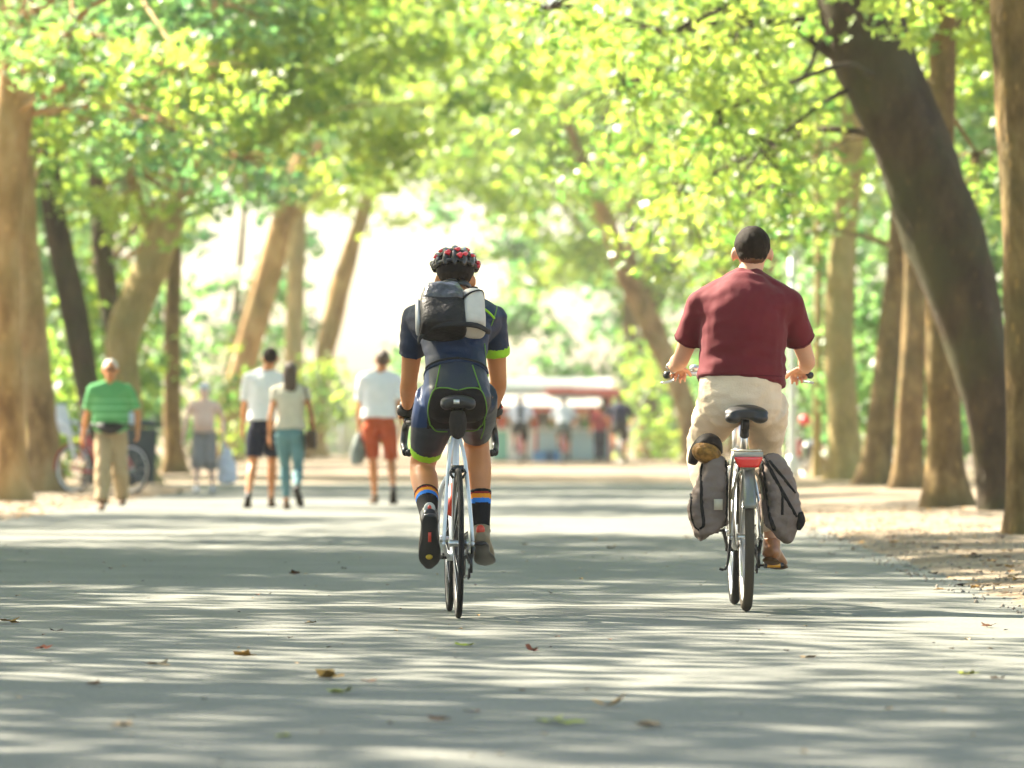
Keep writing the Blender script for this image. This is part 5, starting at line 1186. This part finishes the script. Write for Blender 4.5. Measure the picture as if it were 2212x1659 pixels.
mb = MB(); mb.sweep([V(.225, -.02, .66), V(.225, -.02, .70), V(.225, -.02, .82), V(.225, -.02, .86)], [(.055, .12), (.065, .13), (.060, .12), (.045, .11)], side=(1, 0, 0), n=20, sub=4, power=.5); b = mb.build('bag', mat('brown_leather', (.06, .032, .016), .5, noise_amt=.3, noise_scale=20), hb)
mb = MB(); mb.sweep([V(.215, -.10, .84), V(.23, -.08, 1.0), V(.17, -.05, 1.26), V(.15, .03, 1.345), V(.18, .09, 1.2), V(.225, .06, .85)], [(.008, .004)] * 6, n=6, sub=5); mb.build('strap', mat('brown_leather', (0, 0, 0)), hb)
# man red shorts
r, F = walker('man in a white tee and rust red shorts walking away alone', 820, 1089, 1.80, dict(L=(-.06, .24, .08), R=(.165, -.26, .17)), dict(L=(-.245, .14, .88), R=(.25, -.02, .88)), hair=HAIR_B, W_kw=dict(width=.185, hx=.10, headoff=(.035, 0, -.01), lean=.04), F_kw=dict(hip=.165, waist=.160, chest=.170, arm=.92, leg=.95))
F.top(r, WHITE, 'tee_shirt', o=.020, sleeve=.85, hem=.21, loose=.035, voxel=.013, so=.030, disp=fold(.009, 8, 8, 4), smooth=5)
F.bottom(r, mat('rust_red_shorts', (.42, .075, .025), .85, noise_amt=.15, noise_scale=8), 'shorts', o=.012, length=.45, flare=.022, waist=.34, voxel=.013, disp=fold(.008, 8, 8))
F.shoe(r, 'L', mat('brown_shoe', (.12, .07, .04), .6), BSOLE, fd=(-.2, 1, 0)); F.shoe(r, 'R', BLACK, BSOLE, fd=(0, .6, -.75), up=(0, .75, .6))
jb = thing('folded_jacket', 'grey folded jacket carried in the left hand of the man in red shorts', 'jacket', place(820, 1089), 0)
mb = MB(); mb.sweep([V(-.265, .14, .46), V(-.26, .13, .60), V(-.25, .14, .76), V(-.25, .15, .83)], [(.055, .09), (.085, .11), (.06, .08), (.03, .05)], side=(1, 0, 0), n=16, sub=4); mb.remesh('cloth', mat('grey_green_cloth', (.22, .25, .23), .85, noise_amt=.3, noise_scale=10), jb, voxel=.012, smooth=2, disp=fold(.02, 10, 10))
# man in green
r, F = walker('white-haired man in a green striped polo walking towards the camera', 240, 1103, 1.60, dict(L=(-.11, -.20, .13), R=(.075, .30, .085)), dict(L=(-.30, .20, .84), R=(.31, -.08, .80)), face=math.pi, hair=HAIR_W, hs=1.12, W_kw=dict(width=.18, lean=.10, hipz=.82), F_kw=dict(hip=.170, waist=.180, chest=.180, wd=.13, arm=1.0, leg=1.05, belly=.05))
F.face(r)
mb = MB()
for q in (-1, 1): mb.ball(F.P(.030 * q, .090, .012), (.024, .008, .017), rot=F.hR, n=12, m=7)
mb.sweep([F.P(-.07, .03, .016), F.P(-.03, .094, .018), F.P(.03, .094, .018), F.P(.07, .03, .016)], [.004] * 4, n=6, sub=2); mb.build('sunglasses', BLACK, r)
G1 = mat('green_polo', (.10, .33, .12), .85); G2 = mat('pale_green_stripe', (.20, .50, .24), .85)
def stripes(c, n):
    return 1 if ((c.z * 12) % 1.0) < .25 and .5 < c.z < 1.25 else 0
F.top(r, [G1, G2], 'polo_shirt', o=.018, sleeve=.85, hem=.20, loose=.02, voxel=.012, so=.028, disp=fold(.008, 8, 8, 2), paint=stripes, smooth=5)
F.bottom(r, mat('khaki_trousers', (.42, .32, .19), .85, noise_amt=.12, noise_scale=8), 'trousers', o=.018, length=.97, flare=.03, waist=.36, voxel=.013, disp=fold(.012, 8, 8, 7))
for q in 'LR': F.shoe(r, q, mat('brown_shoe', (.12, .07, .04), .6), BSOLE)
wb = thing('waist_bag', 'black waist bag worn by the man in the green polo', 'waist bag', place(240, 1103), math.pi)
mb = MB(); mb.sweep([V(-.13, .17, .90), V(-.07, .215, .885), V(0, .235, .875), V(.07, .215, .885), V(.13, .17, .90)], [(.03, .025), (.055, .035), (.065, .042), (.055, .035), (.03, .025)], side=(0, 0, 1), n=14, sub=4); mb.build('pouch', BLACK, wb)
mb = MB(); pts = [(.225 * math.sin(t), .02 + .185 * math.cos(t), .905 + .015 * math.cos(t)) for t in np.linspace(-math.pi, math.pi, 25)]; mb.sweep(pts, [(.014, .004)] * 25, side=(0, 0, 1), n=6, sub=1); mb.build('belt', BLACK, wb)
# shirtless man
r, F = walker('shirtless man in a pale cap and grey shorts walking towards the camera', 441, 1064, 1.52, dict(L=(-.12, .03, .08), R=(.10, .14, .08)), dict(L=(-.28, .08, .78), R=(.29, .05, .74)), face=math.pi, skin=mat('pale_pink_skin', (.78, .54, .43), .6), hair=HAIR_W, W_kw=dict(width=.19, lean=.04), F_kw=dict(hip=.160, waist=.175, chest=.175, wd=.13, arm=.95, leg=1.0, belly=.07))
F.face(r)
F.bottom(r, mat('grey_shorts', (.27, .25, .24), .85, noise_amt=.15, noise_scale=8), 'shorts', o=.02, length=.62, flare=.035, waist=.30, voxel=.014, disp=fold(.008, 8, 8))
for q in 'LR': F.shoe(r, q, mat('pale_shoe', (.5, .52, .55), .6), BSOLE)
mb = MB(); mb.ball(F.P(0, -.01, .045), (.084, .105, .075), rot=F.hR, n=18, m=10); mb.sweep([F.P(0, .07, .055), F.P(0, .15, .045)], [(.07, .008), (.05, .006)], side=(1, 0, 0), n=12, sub=2); mb.build('cap', WHITE, r)
pb = thing('plastic_bag', 'white plastic carrier bag hanging from the hand of the shirtless man', 'plastic bag', place(441, 1064), math.pi)
PLB = mat('white_plastic_film', (.66, .68, .76), .4, noise_amt=.15, noise_scale=12)
mb = MB(); mb.sweep([V(-.33, .06, .13), V(-.33, .06, .18), V(-.32, .06, .42), V(-.30, .06, .58), V(-.29, .07, .68)], [(.10, .06), (.14, .09), (.12, .08), (.07, .05), (.02, .02)], side=(1, 0, 0), n=18, sub=4); mb.remesh('bag', PLB, pb, voxel=.014, smooth=2, disp=fold(.03, 8, 8))
# ------------------------------------------------------------------ far cyclists and a bystander
def far_cyclist(label, px, gy, mtop, mbot, mbike, pack=None, sc=1.0, skin=SKIN, hair=HAIR_D, lean=.30, packlabel=''):
    loc = place(px, gy)
    b = thing('bicycle', 'bicycle under the ' + label.replace(' in a white jersey and black shorts,', ' in white').replace(' in a navy top with a navy pack,', ' with the navy pack'), 'bicycle', loc, 0, 'bicycles far down the avenue'); simple_bike(b, mbike, bar=1.05)
    r = thing('person', label, 'person', loc, 0, 'people on bicycles')
    J = dict(pel=V(0, .20, 1.02), wai=V(0, .20 + lean * .35, 1.18), che=V(0, .20 + lean * .75, 1.36), nek=V(0, .20 + lean * 1.1, 1.52), hed=V(0, .22 + lean * 1.25, 1.64),
             shL=V(-.19, .18 + lean, 1.44), shR=V(.19, .18 + lean, 1.44), wrL=V(-.27, .68, 1.07), wrR=V(.27, .68, 1.07), hiL=V(-.09, .21, .97), hiR=V(.09, .21, .97), anL=V(-.14, .36, .50), anR=V(.14, .44, .24))
    for q, s_ in (('L', -1), ('R', 1)):
        J['el' + q] = ik(J['sh' + q], J['wr' + q], .31, .27, (s_ * .5, -.4, -.6)); J['kn' + q] = ik(J['hi' + q], J['an' + q], .43, .43, (s_ * .1, 1, .3))
    F = Figure(J, 1.78, waist=.15, chest=.165); F.body(r, skin, voxel=.018); F.hair(r, hair, 'short', .015)
    F.top(r, mtop, 'shirt', o=.02, sleeve=.85, hem=.20, loose=.02, voxel=.017, so=.03); F.bottom(r, mbot, 'shorts', o=.018, length=.48, flare=.02, waist=.32, voxel=.017)
    for q in 'LR': F.shoe(r, q, BLACK, BSOLE)
    if pack:
        p = thing('backpack', packlabel, 'backpack', loc, 0); hw = pack[1]
        mb = MB(); y0 = .10 + lean * .3; mb.sweep([V(0, y0, 1.14), V(0, y0 - .01, 1.2), V(0, y0 + .05, 1.42), V(0, y0 + .10, 1.50)], [(hw * .8, .06), (hw, .09), (hw * .95, .085), (hw * .7, .04)], side=(1, 0, 0), n=18, sub=3, power=.6); mb.build('main_compartment', pack[0], p)
        for q in (-1, 1): mb = MB(); mb.sweep([V(q * hw * .7, y0 + .1, 1.46), V(q * .10, y0 + .24, 1.56), V(q * .12, y0 + .36, 1.40), V(q * hw * .8, y0 + .1, 1.18)], [(.02, .006)] * 4, n=6, sub=3); mb.build('shoulder_strap', pack[0], p)
    return r
far_cyclist('far cyclist in a white jersey and black shorts, left of the kiosk front', 1124, 1007, WHITE, BLACK, REDF, pack=(mat('dark_green_grey_cloth', (.04, .05, .045), .7), .07), packlabel='slim dark pack on the back of the far cyclist in white')
far_cyclist('far cyclist in pale clothes before the middle of the kiosk', 1218, 1004, WHITE, mat('grey_green_cloth', (.22, .25, .23)), REDF, hair=HAIR_B)
far_cyclist('far cyclist in a navy top with a navy pack, right of the kiosk', 1340, 1010, mat('navy_shorts', (0, 0, 0)), BLACK, BLK, pack=(mat('navy_pack_cloth', (.015, .02, .05), .7), .17), packlabel='large navy backpack on the far cyclist right of the kiosk')
r, F = walker('far person in a dark red top standing by the kiosk corner', 1296, 1001, 1.62, dict(L=(-.09, 0, .08), R=(.09, .03, .08)), dict(L=(-.27, .02, .80), R=(.27, .02, .80)), hair=HAIR_B, group='people by the kiosk', W_kw=dict(width=.17))
F.top(r, mat('dark_red_top', (.36, .05, .06), .8), 'shirt', o=.02, sleeve=.8, hem=.2, voxel=.017, so=.03); F.bottom(r, mat('navy_pack_cloth', (0, 0, 0)), 'trousers', o=.02, length=.96, flare=.02, voxel=.017)
for q in 'LR': F.shoe(r, q, BLACK, BSOLE)
# ------------------------------------------------------------------ parked bicycles, bin, lamp, kiosk, fence
pk = thing('bicycle', 'red and white bicycle with a white child seat parked behind the man in green', 'bicycle', place(160, 1066), math.radians(232), 'parked bicycles'); simple_bike(pk, REDF, bar=1.08)
mb = MB(); mb.sweep([V(0, -.02, .80), V(0, -.14, .84), V(0, -.20, 1.0), V(0, -.24, 1.22)], [(.10, .02), (.13, .03), (.14, .03), (.10, .025)], side=(1, 0, 0), n=14, sub=4)
for q in (-1, 1): mb.sweep([V(q * .13, -.16, 1.0), V(q * .14, -.02, .92), V(q * .10, .06, .62), V(q * .09, .10, .45)], [(.02, .03)] * 4, n=8, sub=3)
mb.build('child_seat', WHITE, pk)
mb = MB(); mb.sweep([V(.0, .95, .92), V(0, .95, .98), V(0, .95, 1.12)], [(.10, .08), (.14, .11), (.16, .13)], n=16, sub=2); mb.build('basket', mat('pale_blue_basket', (.45, .55, .62), .6), pk)
mb = MB(); mb.sweep([V(-.02, .5, .44), V(-.15, .52, .02), V(-.17, .52, .0)], [.01] * 3, n=6, sub=2); mb.build('kickstand', BLK, pk)
pk = thing('bicycle', 'dark bicycle with red bags parked beyond the lamp post on the right', 'bicycle', place(1738, 1033), math.radians(12), 'parked bicycles'); simple_bike(pk, BLK, bar=1.1)
for q, m_ in ((-1, REDF), (1, mat('slate_blue_bag', (.05, .08, .13), .7))): mb = MB(); mb.sweep([V(q * .16, -.02, .40), V(q * .17, -.02, .5), V(q * .15, -.02, .72)], [(.06, .13), (.08, .14), (.06, .12)], side=(1, 0, 0), n=12, sub=2, power=.6); mb.build('saddle_bag', m_, pk)
mb = MB(); mb.ball(V(0, -.05, 1.06), (.12, .13, .10)); mb.build('child_helmet', REDF, pk)
mb = MB(); mb.sweep([V(-.02, .5, .44), V(-.15, .52, .02), V(-.17, .52, .0)], [.01] * 3, n=6, sub=2); mb.build('kickstand', BLK, pk)
# wheelie bin
BIN = mat('slate_bin_plastic', (.045, .065, .075), .55, noise_amt=.2, noise_scale=5)
bn_ = thing('wheelie_bin', 'slate grey wheelie bin with an overhanging lid behind the man in green', 'bin', place(298, 1052), math.radians(-70))
bn_.scale = (.88, .88, .92)
mb = MB(); mb.box((0, 0, .52), (.50, .46, .90), taper=1.16); mb.build('body', BIN, bn_, False)
mb = MB(); mb.box((0, .03, 1.03), (.62, .66, .05)); mb.sweep([V(-.28, .0, 1.06), V(0, 0, 1.12), V(.28, 0, 1.06)], [(.27, .02)] * 3, side=(0, 1, 0), n=12, sub=3); mb.build('lid', BIN, bn_)
mb = MB(); mb.sweep([V(-.26, -.34, .98), V(.26, -.34, .98)], [.018] * 2, n=8, sub=1); mb.build('handle', BIN, bn_)
for q in (-1, 1): mb = MB(); mb.ring((q * .26, -.20, .11), .08, .03, n=20, k=8); mb.ball((q * .26, -.2, .11), (.02, .06, .06)); mb.build('wheel', BLACK, bn_)
# lamp post
LMP = mat('white_grey_post_paint', (.60, .64, .68), .4, metal=.2)
lp = thing('lamp_post', 'slim white lamp post beside the rider in maroon', 'lamp post', place(1712, 1036))
mb = MB(); mb.sweep([V(0, 0, -.05), V(0, 0, .5), V(0, 0, 4.7)], [.085, .080, .062], n=14, sub=2); mb.build('pole', LMP, lp)
mb = MB(); mb.sweep([V(0, 0, 0), V(0, 0, .28), V(0, 0, .42)], [.12, .115, .085], n=14, sub=2); mb.build('base', LMP, lp)
mb = MB(); mb.sweep([V(0, 0, 4.68), V(0, 0, 4.80), V(0, 0, 5.05), V(0, 0, 5.12)], [.07, .13, .16, .05], n=16, sub=3); mb.build('lantern', mat('frosted_lantern', (.75, .75, .70), .3), lp)
mb = MB(); mb.sweep([V(0, 0, 5.10), V(0, 0, 5.15), V(0, 0, 5.22)], [.20, .17, .02], n=16, sub=2); mb.build('cap', LMP, lp)
# kiosk
Yk = 160.0; sk = FL / Yk
def kx(px): return (px - 1106) / sk
def kz(py): return ZZ(py, sk)
kr = thing('kiosk', 'white market kiosk with red trim and open serving hatches at the end of the avenue', 'kiosk', (kx(1190), Yk, 0))
ox = kx(1190); X = lambda p: kx(p) - ox
KW = mat('white_panel_paint', (.72, .74, .74), .5); KB = mat('pale_blue_panel', (.42, .56, .60), .5); KR = mat('haze_paled_red_trim', (.55, .14, .13), .6); KD = mat('interior_shade', (.10, .10, .10), .8)  # trim red is paled to stand in for distance haze
z1 = kz(845)
mb = MB(); mb.box(((X(1055) + X(1320)) / 2, 1.9, 1.2), (X(1320) - X(1055), .1, 2.4)); 
for p in (1055, 1320): mb.box((X(p), .95, 1.2), (.1, 1.9, 2.4))
mb.build('wall', KW, kr, False)
mb = MB(); mb.box(((X(1055) + X(1325)) / 2, .9, z1 + .06), (X(1325) - X(1055) + .3, 2.3, .10)); mb.build('roof', KW, kr, False)
for a, b_, m_ in ((1160, 1228, KB), (1234, 1318, KB), (1062, 1100, mat('teal_panel', (.16, .42, .36), .5)), (1102, 1156, KW)):
    mb = MB(); mb.box(((X(a) + X(b_)) / 2, 0, (kz(930) + kz(992)) / 2 - .02), (X(b_) - X(a), .10, kz(930) - kz(992))); mb.build('front_panel', m_, kr, False)
mb = MB(); mb.box(((X(1060) + X(1318)) / 2, -.06, kz(928)), (X(1318) - X(1060), .45, .06)); mb.build('counter', KW, kr, False)
for p in (1060, 1100, 1158, 1230, 1318):
    mb = MB(); mb.box((X(p), -.02, (kz(860) + 0) / 2), (.09, .09, kz(860))); mb.build('post', KR if p in (1158, 1318) else KW, kr, False)
mb = MB(); vs = [(X(1050), -.2, kz(848)), (X(1292), -.2, kz(848)), (X(1300), -1.1, kz(880)), (X(1042), -1.1, kz(880))]; mb.add(vs + [(x, y, z + .03) for x, y, z in vs], [(0, 1, 2, 3), (7, 6, 5, 4), (0, 4, 5, 1), (1, 5, 6, 2), (2, 6, 7, 3), (3, 7, 4, 0)]); mb.build('awning', mat('dull_awning_cloth', (.50, .47, .45), .8), kr, False)
mb = MB()
for i in range(22):
    x = X(1044) + (X(1298) - X(1044)) * (i + .5) / 22; mb.box((x, -1.10, kz(886)), ((X(1298) - X(1044)) / 22 * .96, .02, .09 + .03 * (i % 2)))
o = mb.build('valance', KR, kr, False); o['kind'] = 'stuff'
mb = MB(); mb.box(((X(1240) + X(1340)) / 2, -.4, kz(850)), (X(1340) - X(1240), .12, .22)); mb.build('sign_board', KR, kr, False)
mb = MB(); mb.box(((X(1180) + X(1240)) / 2, -.4, kz(845)), (X(1240) - X(1180), .12, .18)); mb.build('sign_board', KR, kr, False)
mb = MB(); mb.box(((X(1236) + X(1314)) / 2, 1.2, (kz(880) + kz(930)) / 2), (X(1314) - X(1236), .7, kz(880) - kz(930))); mb.build('hatch_shade_box', KD, kr, False)  # dark box filling the hatch, the interior's shade put into its colour
for i in range(14):
    p_ = 1066 + i * 18; h_ = .14 + .10 * ((i * 5) % 3)
    mb = MB(); mb.box((X(p_), -.05, kz(928) + .03 + h_ / 2), (.13 + .05 * (i % 2), .18, h_), taper=.8); mb.build('goods', mat(('ochre_goods', 'red_goods', 'pale_goods', 'green_goods')[i % 4], ((.5, .3, .06), (.5, .08, .06), (.6, .6, .55), (.12, .28, .10))[i % 4], .6), kr, False)
mb = MB(); mb.ball((X(1256), .3, kz(898)), (.22, .22, .24)); mb.build('round_lamp', mat('cream_globe', (.8, .62, .38), .5), kr)
for i, (p, c, w_) in enumerate(((1172, (.05, .18, .42), .5), (1195, (.08, .22, .45), .35))):
    ct = thing('crate', ('larger', 'smaller')[i] + ' blue plastic crate on the ground before the kiosk', 'crate', (kx(p), Yk - 1.0, 0), 0, 'blue crates before the kiosk')
    m_ = mat('blue_crate_plastic', (.05, .18, .42), .5); mb = MB(); mb.box((0, 0, .02), (w_, .35, .03)); 
    for dx, dy, a, b_ in ((0, -.17, w_, .02), (0, .17, w_, .02), (-w_ / 2, 0, .02, .35), (w_ / 2, 0, .02, .35)): mb.box((dx, dy, .17), (a, b_, .30))
    mb.build('box', m_, ct, False)
# fence
Yf = 200.0; sf = FL / Yf; fr = thing('fence', 'pale picket fence far away on the left of the avenue', 'fence', ((728 - 1106) / sf, Yf, 0))
PF = mat('pale_picket_paint', (.66, .62, .54), .7); n = 26; x0 = (672 - 728) / sf; x1 = (784 - 728) / sf; pm_ = None
for i in range(n):
    mb = MB(); mb.box((0, 0, .85), (.055, .03, 1.6)); mb.box((0, 0, 1.68), (.05, .028, .08), taper=.2)
    if pm_ is None: o = mb.build('picket', PF, fr, False); pm_ = o.data
    else: o = link('picket', pm_, fr)
    o.location = (x0 + (x1 - x0) * i / (n - 1), 0, .03 * math.sin(i * 2.1))
for z in (.4, 1.3): mb = MB(); mb.box(((x0 + x1) / 2, .035, z), (x1 - x0 + .1, .03, .09)); mb.build('rail', PF, fr, False)
bp_ = thing('signpost', 'thin grey post with a small blue plate by the far fence', 'sign', ((742 - 1106) / sf, Yf - 3, 0)); mb = MB(); mb.sweep([V(0, 0, 0), V(0, 0, 1.9)], [.05] * 2, n=8, sub=1); mb.build('post', LMP, bp_); mb = MB(); mb.box((0, -.06, 1.5), (.35, .03, .5)); mb.build('plate', mat('blue_grey_plate', (.12, .18, .30), .5), bp_, False)

# ------------------------------------------------------------------ fallen leaves on the road
def dry(name, c): return mat(name, c, .7, noise_amt=.4, noise_scale=30, bump=.4, bump_scale=50)
DL = {'brown': dry('brown_dry_leaf', (.16, .07, .03)), 'ochre': dry('ochre_dry_leaf', (.52, .28, .06)), 'lime': dry('lime_leaf', (.42, .46, .05)), 'tan': dry('tan_dry_leaf', (.42, .30, .17)), 'dark': dry('blackened_leaf', (.03, .022, .018)), 'red': dry('russet_leaf', (.28, .07, .03)), 'pale': dry('pale_dry_leaf', (.5, .45, .34))}
def fallen_mesh(seed, m, curl=.5):
    r = np.random.default_rng(seed); tv, tf = TPL['lobed']; v = tv.copy(); v[:, 2] = 0
    rad_ = np.maximum(np.linalg.norm(v[:, :2], axis=1, keepdims=True), 1e-3); v[1:, :2] *= (0.55 * (0.40 / rad_[1:]) + 0.45); v[:, 0] *= 1.15; v[:, :2] *= r.uniform(.85, 1.15, (len(v), 1)); d = np.linalg.norm(v[:, :2], axis=1)
    v[:, 2] = .06 + curl * d * d * (0.7 + .6 * np.sin(np.arctan2(v[:, 1], v[:, 0]) * 2 + seed)) + r.normal(size=len(v)) * .03; v[:, 2] -= v[:, 2].min() - .01
    return np_mesh('fallen_leaf', v, tf, np.full(len(tf), 3), m, False)
FALL = [  # picture x, row, size, colour, curl, description
 (200, 1280, .13, 'pale', .5, 'pale curled leaf on the left of the road above the ochre one at the edge'), (25, 1348, .16, 'ochre', .5, 'ochre leaf at the left edge of the picture'),
 (122, 1366, .09, 'dark', .6, 'small blackened leaf on the left part of the road'), (90, 1404, .11, 'red', .5, 'russet leaf just below the small blackened leaf on the left'),
 (343, 1440, .13, 'tan', .4, 'tan leaf on a bright patch in the left foreground'), (533, 1421, .14, 'ochre', .8, 'ochre leaf with an upturned edge beyond the big ochre leaf'),
 (636, 1242, .13, 'brown', .7, 'brown curled leaf on the road left of the helmeted cyclist'), (742, 1230, .06, 'dark', .7, 'tiny dark leaf right of the brown curled leaf'),
 (717, 1468, .16, 'ochre', .9, 'big orange-brown curled leaf in the centre-left foreground'), (737, 1500, .13, 'lime', .5, 'yellow-green leaf just below the big orange-brown leaf'),
 (668, 1349, .09, 'tan', .7, 'small tan leaf between the brown curled leaf and the big ochre one'), (1003, 1398, .11, 'lime', .4, 'flat olive leaf below the wheels of the road bicycle'),
 (1153, 1410, .10, 'red', 1.3, 'upright pointed russet leaf right of the road bicycle\'s wheels'), (1312, 1528, .15, 'ochre', .8, 'lone orange leaf in the centre foreground'),
 (1180, 1562, .14, 'lime', .35, 'flat yellow-green leaf below and left of the lone orange leaf'), (1235, 1566, .13, 'lime', .3, 'second flat green leaf right beside the yellow-green one'),
 (1202, 1284, .12, 'pale', .3, 'pale leaf on the road between the two bicycles'), (1318, 1186, .10, 'brown', .7, 'brown leaf far up the road between the riders'),
 (1282, 1168, .08, 'ochre', .5, 'small yellowish leaf up-left of the brown leaf between the riders'), (1135, 1178, .08, 'brown', .6, 'small brown leaf right of the cyclist\'s right shoe'),
 (1485, 1162, .09, 'ochre', .5, 'small ochre leaf left of the left pannier'), (1395, 1572, .15, 'tan', .3, 'faint brown leaf right of the flat green leaves'),
 (948, 1560, .11, 'brown', .4, 'brown leaf at the bottom left of the centre foreground'), (265, 1572, .12, 'tan', .4, 'tan leaf low in the left foreground'),
 (1745, 1424, .09, 'tan', .5, 'small tan leaf on the bright patch below the city bicycle'), (2085, 1461, .12, 'lime', .5, 'olive green leaf in the right foreground'),
 (2156, 1470, .08, 'brown', .7, 'small brown leaf right of the olive green leaf'), (2138, 1356, .11, 'brown', .5, 'brown leaf by the right edge on the bright road'),
 (1925, 1168, .14, 'brown', 1.0, 'large brown leaf on the sand before the right row trunks'), (1797, 1200, .09, 'brown', 1.0, 'small dark brown leaf at the sandy edge right of the city rider'),
 (2145, 1224, .10, 'red', .8, 'russet leaf on the sandy verge at the right'), (2042, 1166, .08, 'ochre', .7, 'yellow leaf on the verge near the big leaning trunk'),
 (660, 1480, .0, 'tan', .5, ''), (795, 1476, .08, 'brown', .4, 'dull leaf just right of the big orange-brown leaf'), (1098, 1428, .0, 'tan', .5, ''), (1020, 1540, .08, 'brown', .4, 'dull brown leaf below the centre of the picture'),
 (198, 1482, .09, 'brown', .4, 'dull brown leaf in the shade of the left foreground'), (1375, 1208, .06, 'pale', .5, 'tiny pale leaf left of the left pannier'), (616, 1595, .08, 'lime', .4, 'small green leaf at the lower left of the picture')]
for i, (px_, py_, sz, c, cu, lab) in enumerate(FALL):
    if sz == 0: continue
    s = SG(py_); x, y = XY(px_, s)
    o = link('fallen_leaf', fallen_mesh(i * 3 + 1, DL[c], cu)); o.location = (x, y, max(.004, ground_z(x, y) if (x > road_r(y) + .05 or x < road_l(y) - .05) else .004)); o.rotation_euler = (0, 0, i * 1.7); o.scale = (sz * .72,) * 3
    tag(o, lab, 'leaf', 'fallen leaves on the avenue')
def litter():
    rng = np.random.default_rng(5); V_, F_, M_ = [], [], []; tv, tf = TPL['far']; off = 0
    for i in range(2600):
        if i < 700: y = rng.uniform(20, 60); x = road_r(y) + abs(rng.normal()) * 1.1 + rng.uniform(-.15, .3)
        elif i < 2050: y = rng.uniform(28, 80); x = road_l(y) - abs(rng.normal()) * 1.0
        else: y = rng.uniform(10, 55); x = rng.uniform(-4.5, 2.4)
        z = max(.003, ground_z(x, y)) + .004; sz = rng.uniform(.02, .075) if i < 2050 else rng.uniform(.01, .03)
        a = rng.uniform(0, 6.28); v = tv.copy() * sz; v[:, 2] = abs(v[:, 2]) * rng.uniform(.5, 2.5); c_, s_ = math.cos(a), math.sin(a)
        v = np.stack([v[:, 0] * c_ - v[:, 1] * s_ + x, v[:, 0] * s_ + v[:, 1] * c_ + y, v[:, 2] + z], 1)
        V_.append(v); F_.append(tf + off); off += len(tv); M_ += [int(rng.integers(0, 4))] * len(tf)
    f = np.concatenate(F_)
    o = link('leaf_litter', np_mesh('leaf_litter', np.concatenate(V_), f, np.full(len(f), 3), [DL['brown'], DL['tan'], DL['dark'], DL['ochre']], False, midx=M_)); tag(o, 'small dry leaf bits scattered along the road edges', kind='stuff')
    mb = MB(); ps = MB(); ps.ball((0, 0, 0), 1, n=6, m=4); pv = np.array(ps.v); pf = ps.f; V_, F_ = [], []; off = 0
    for i in range(1100):
        y = rng.uniform(20, 52); x = road_r(y) + abs(rng.normal()) * .8 - .08; r_ = rng.uniform(.004, .013)
        v = pv * r_ * rng.uniform(.6, 1.3, 3) + np.array((x, y, max(0, ground_z(x, y)) + r_ * .3)); V_.append(v); F_ += [tuple(k + off for k in q) for q in pf]; off += len(pv)
    me = bpy.data.meshes.new('gravel'); me.from_pydata(np.concatenate(V_).tolist(), [], F_); me.materials.append(mat('pale_stone', (.36, .31, .25), .9, noise_amt=.4, noise_scale=3)); me.update()
    tag(link('gravel', me), 'loose pebbles along the right road edge', kind='stuff')
litter()
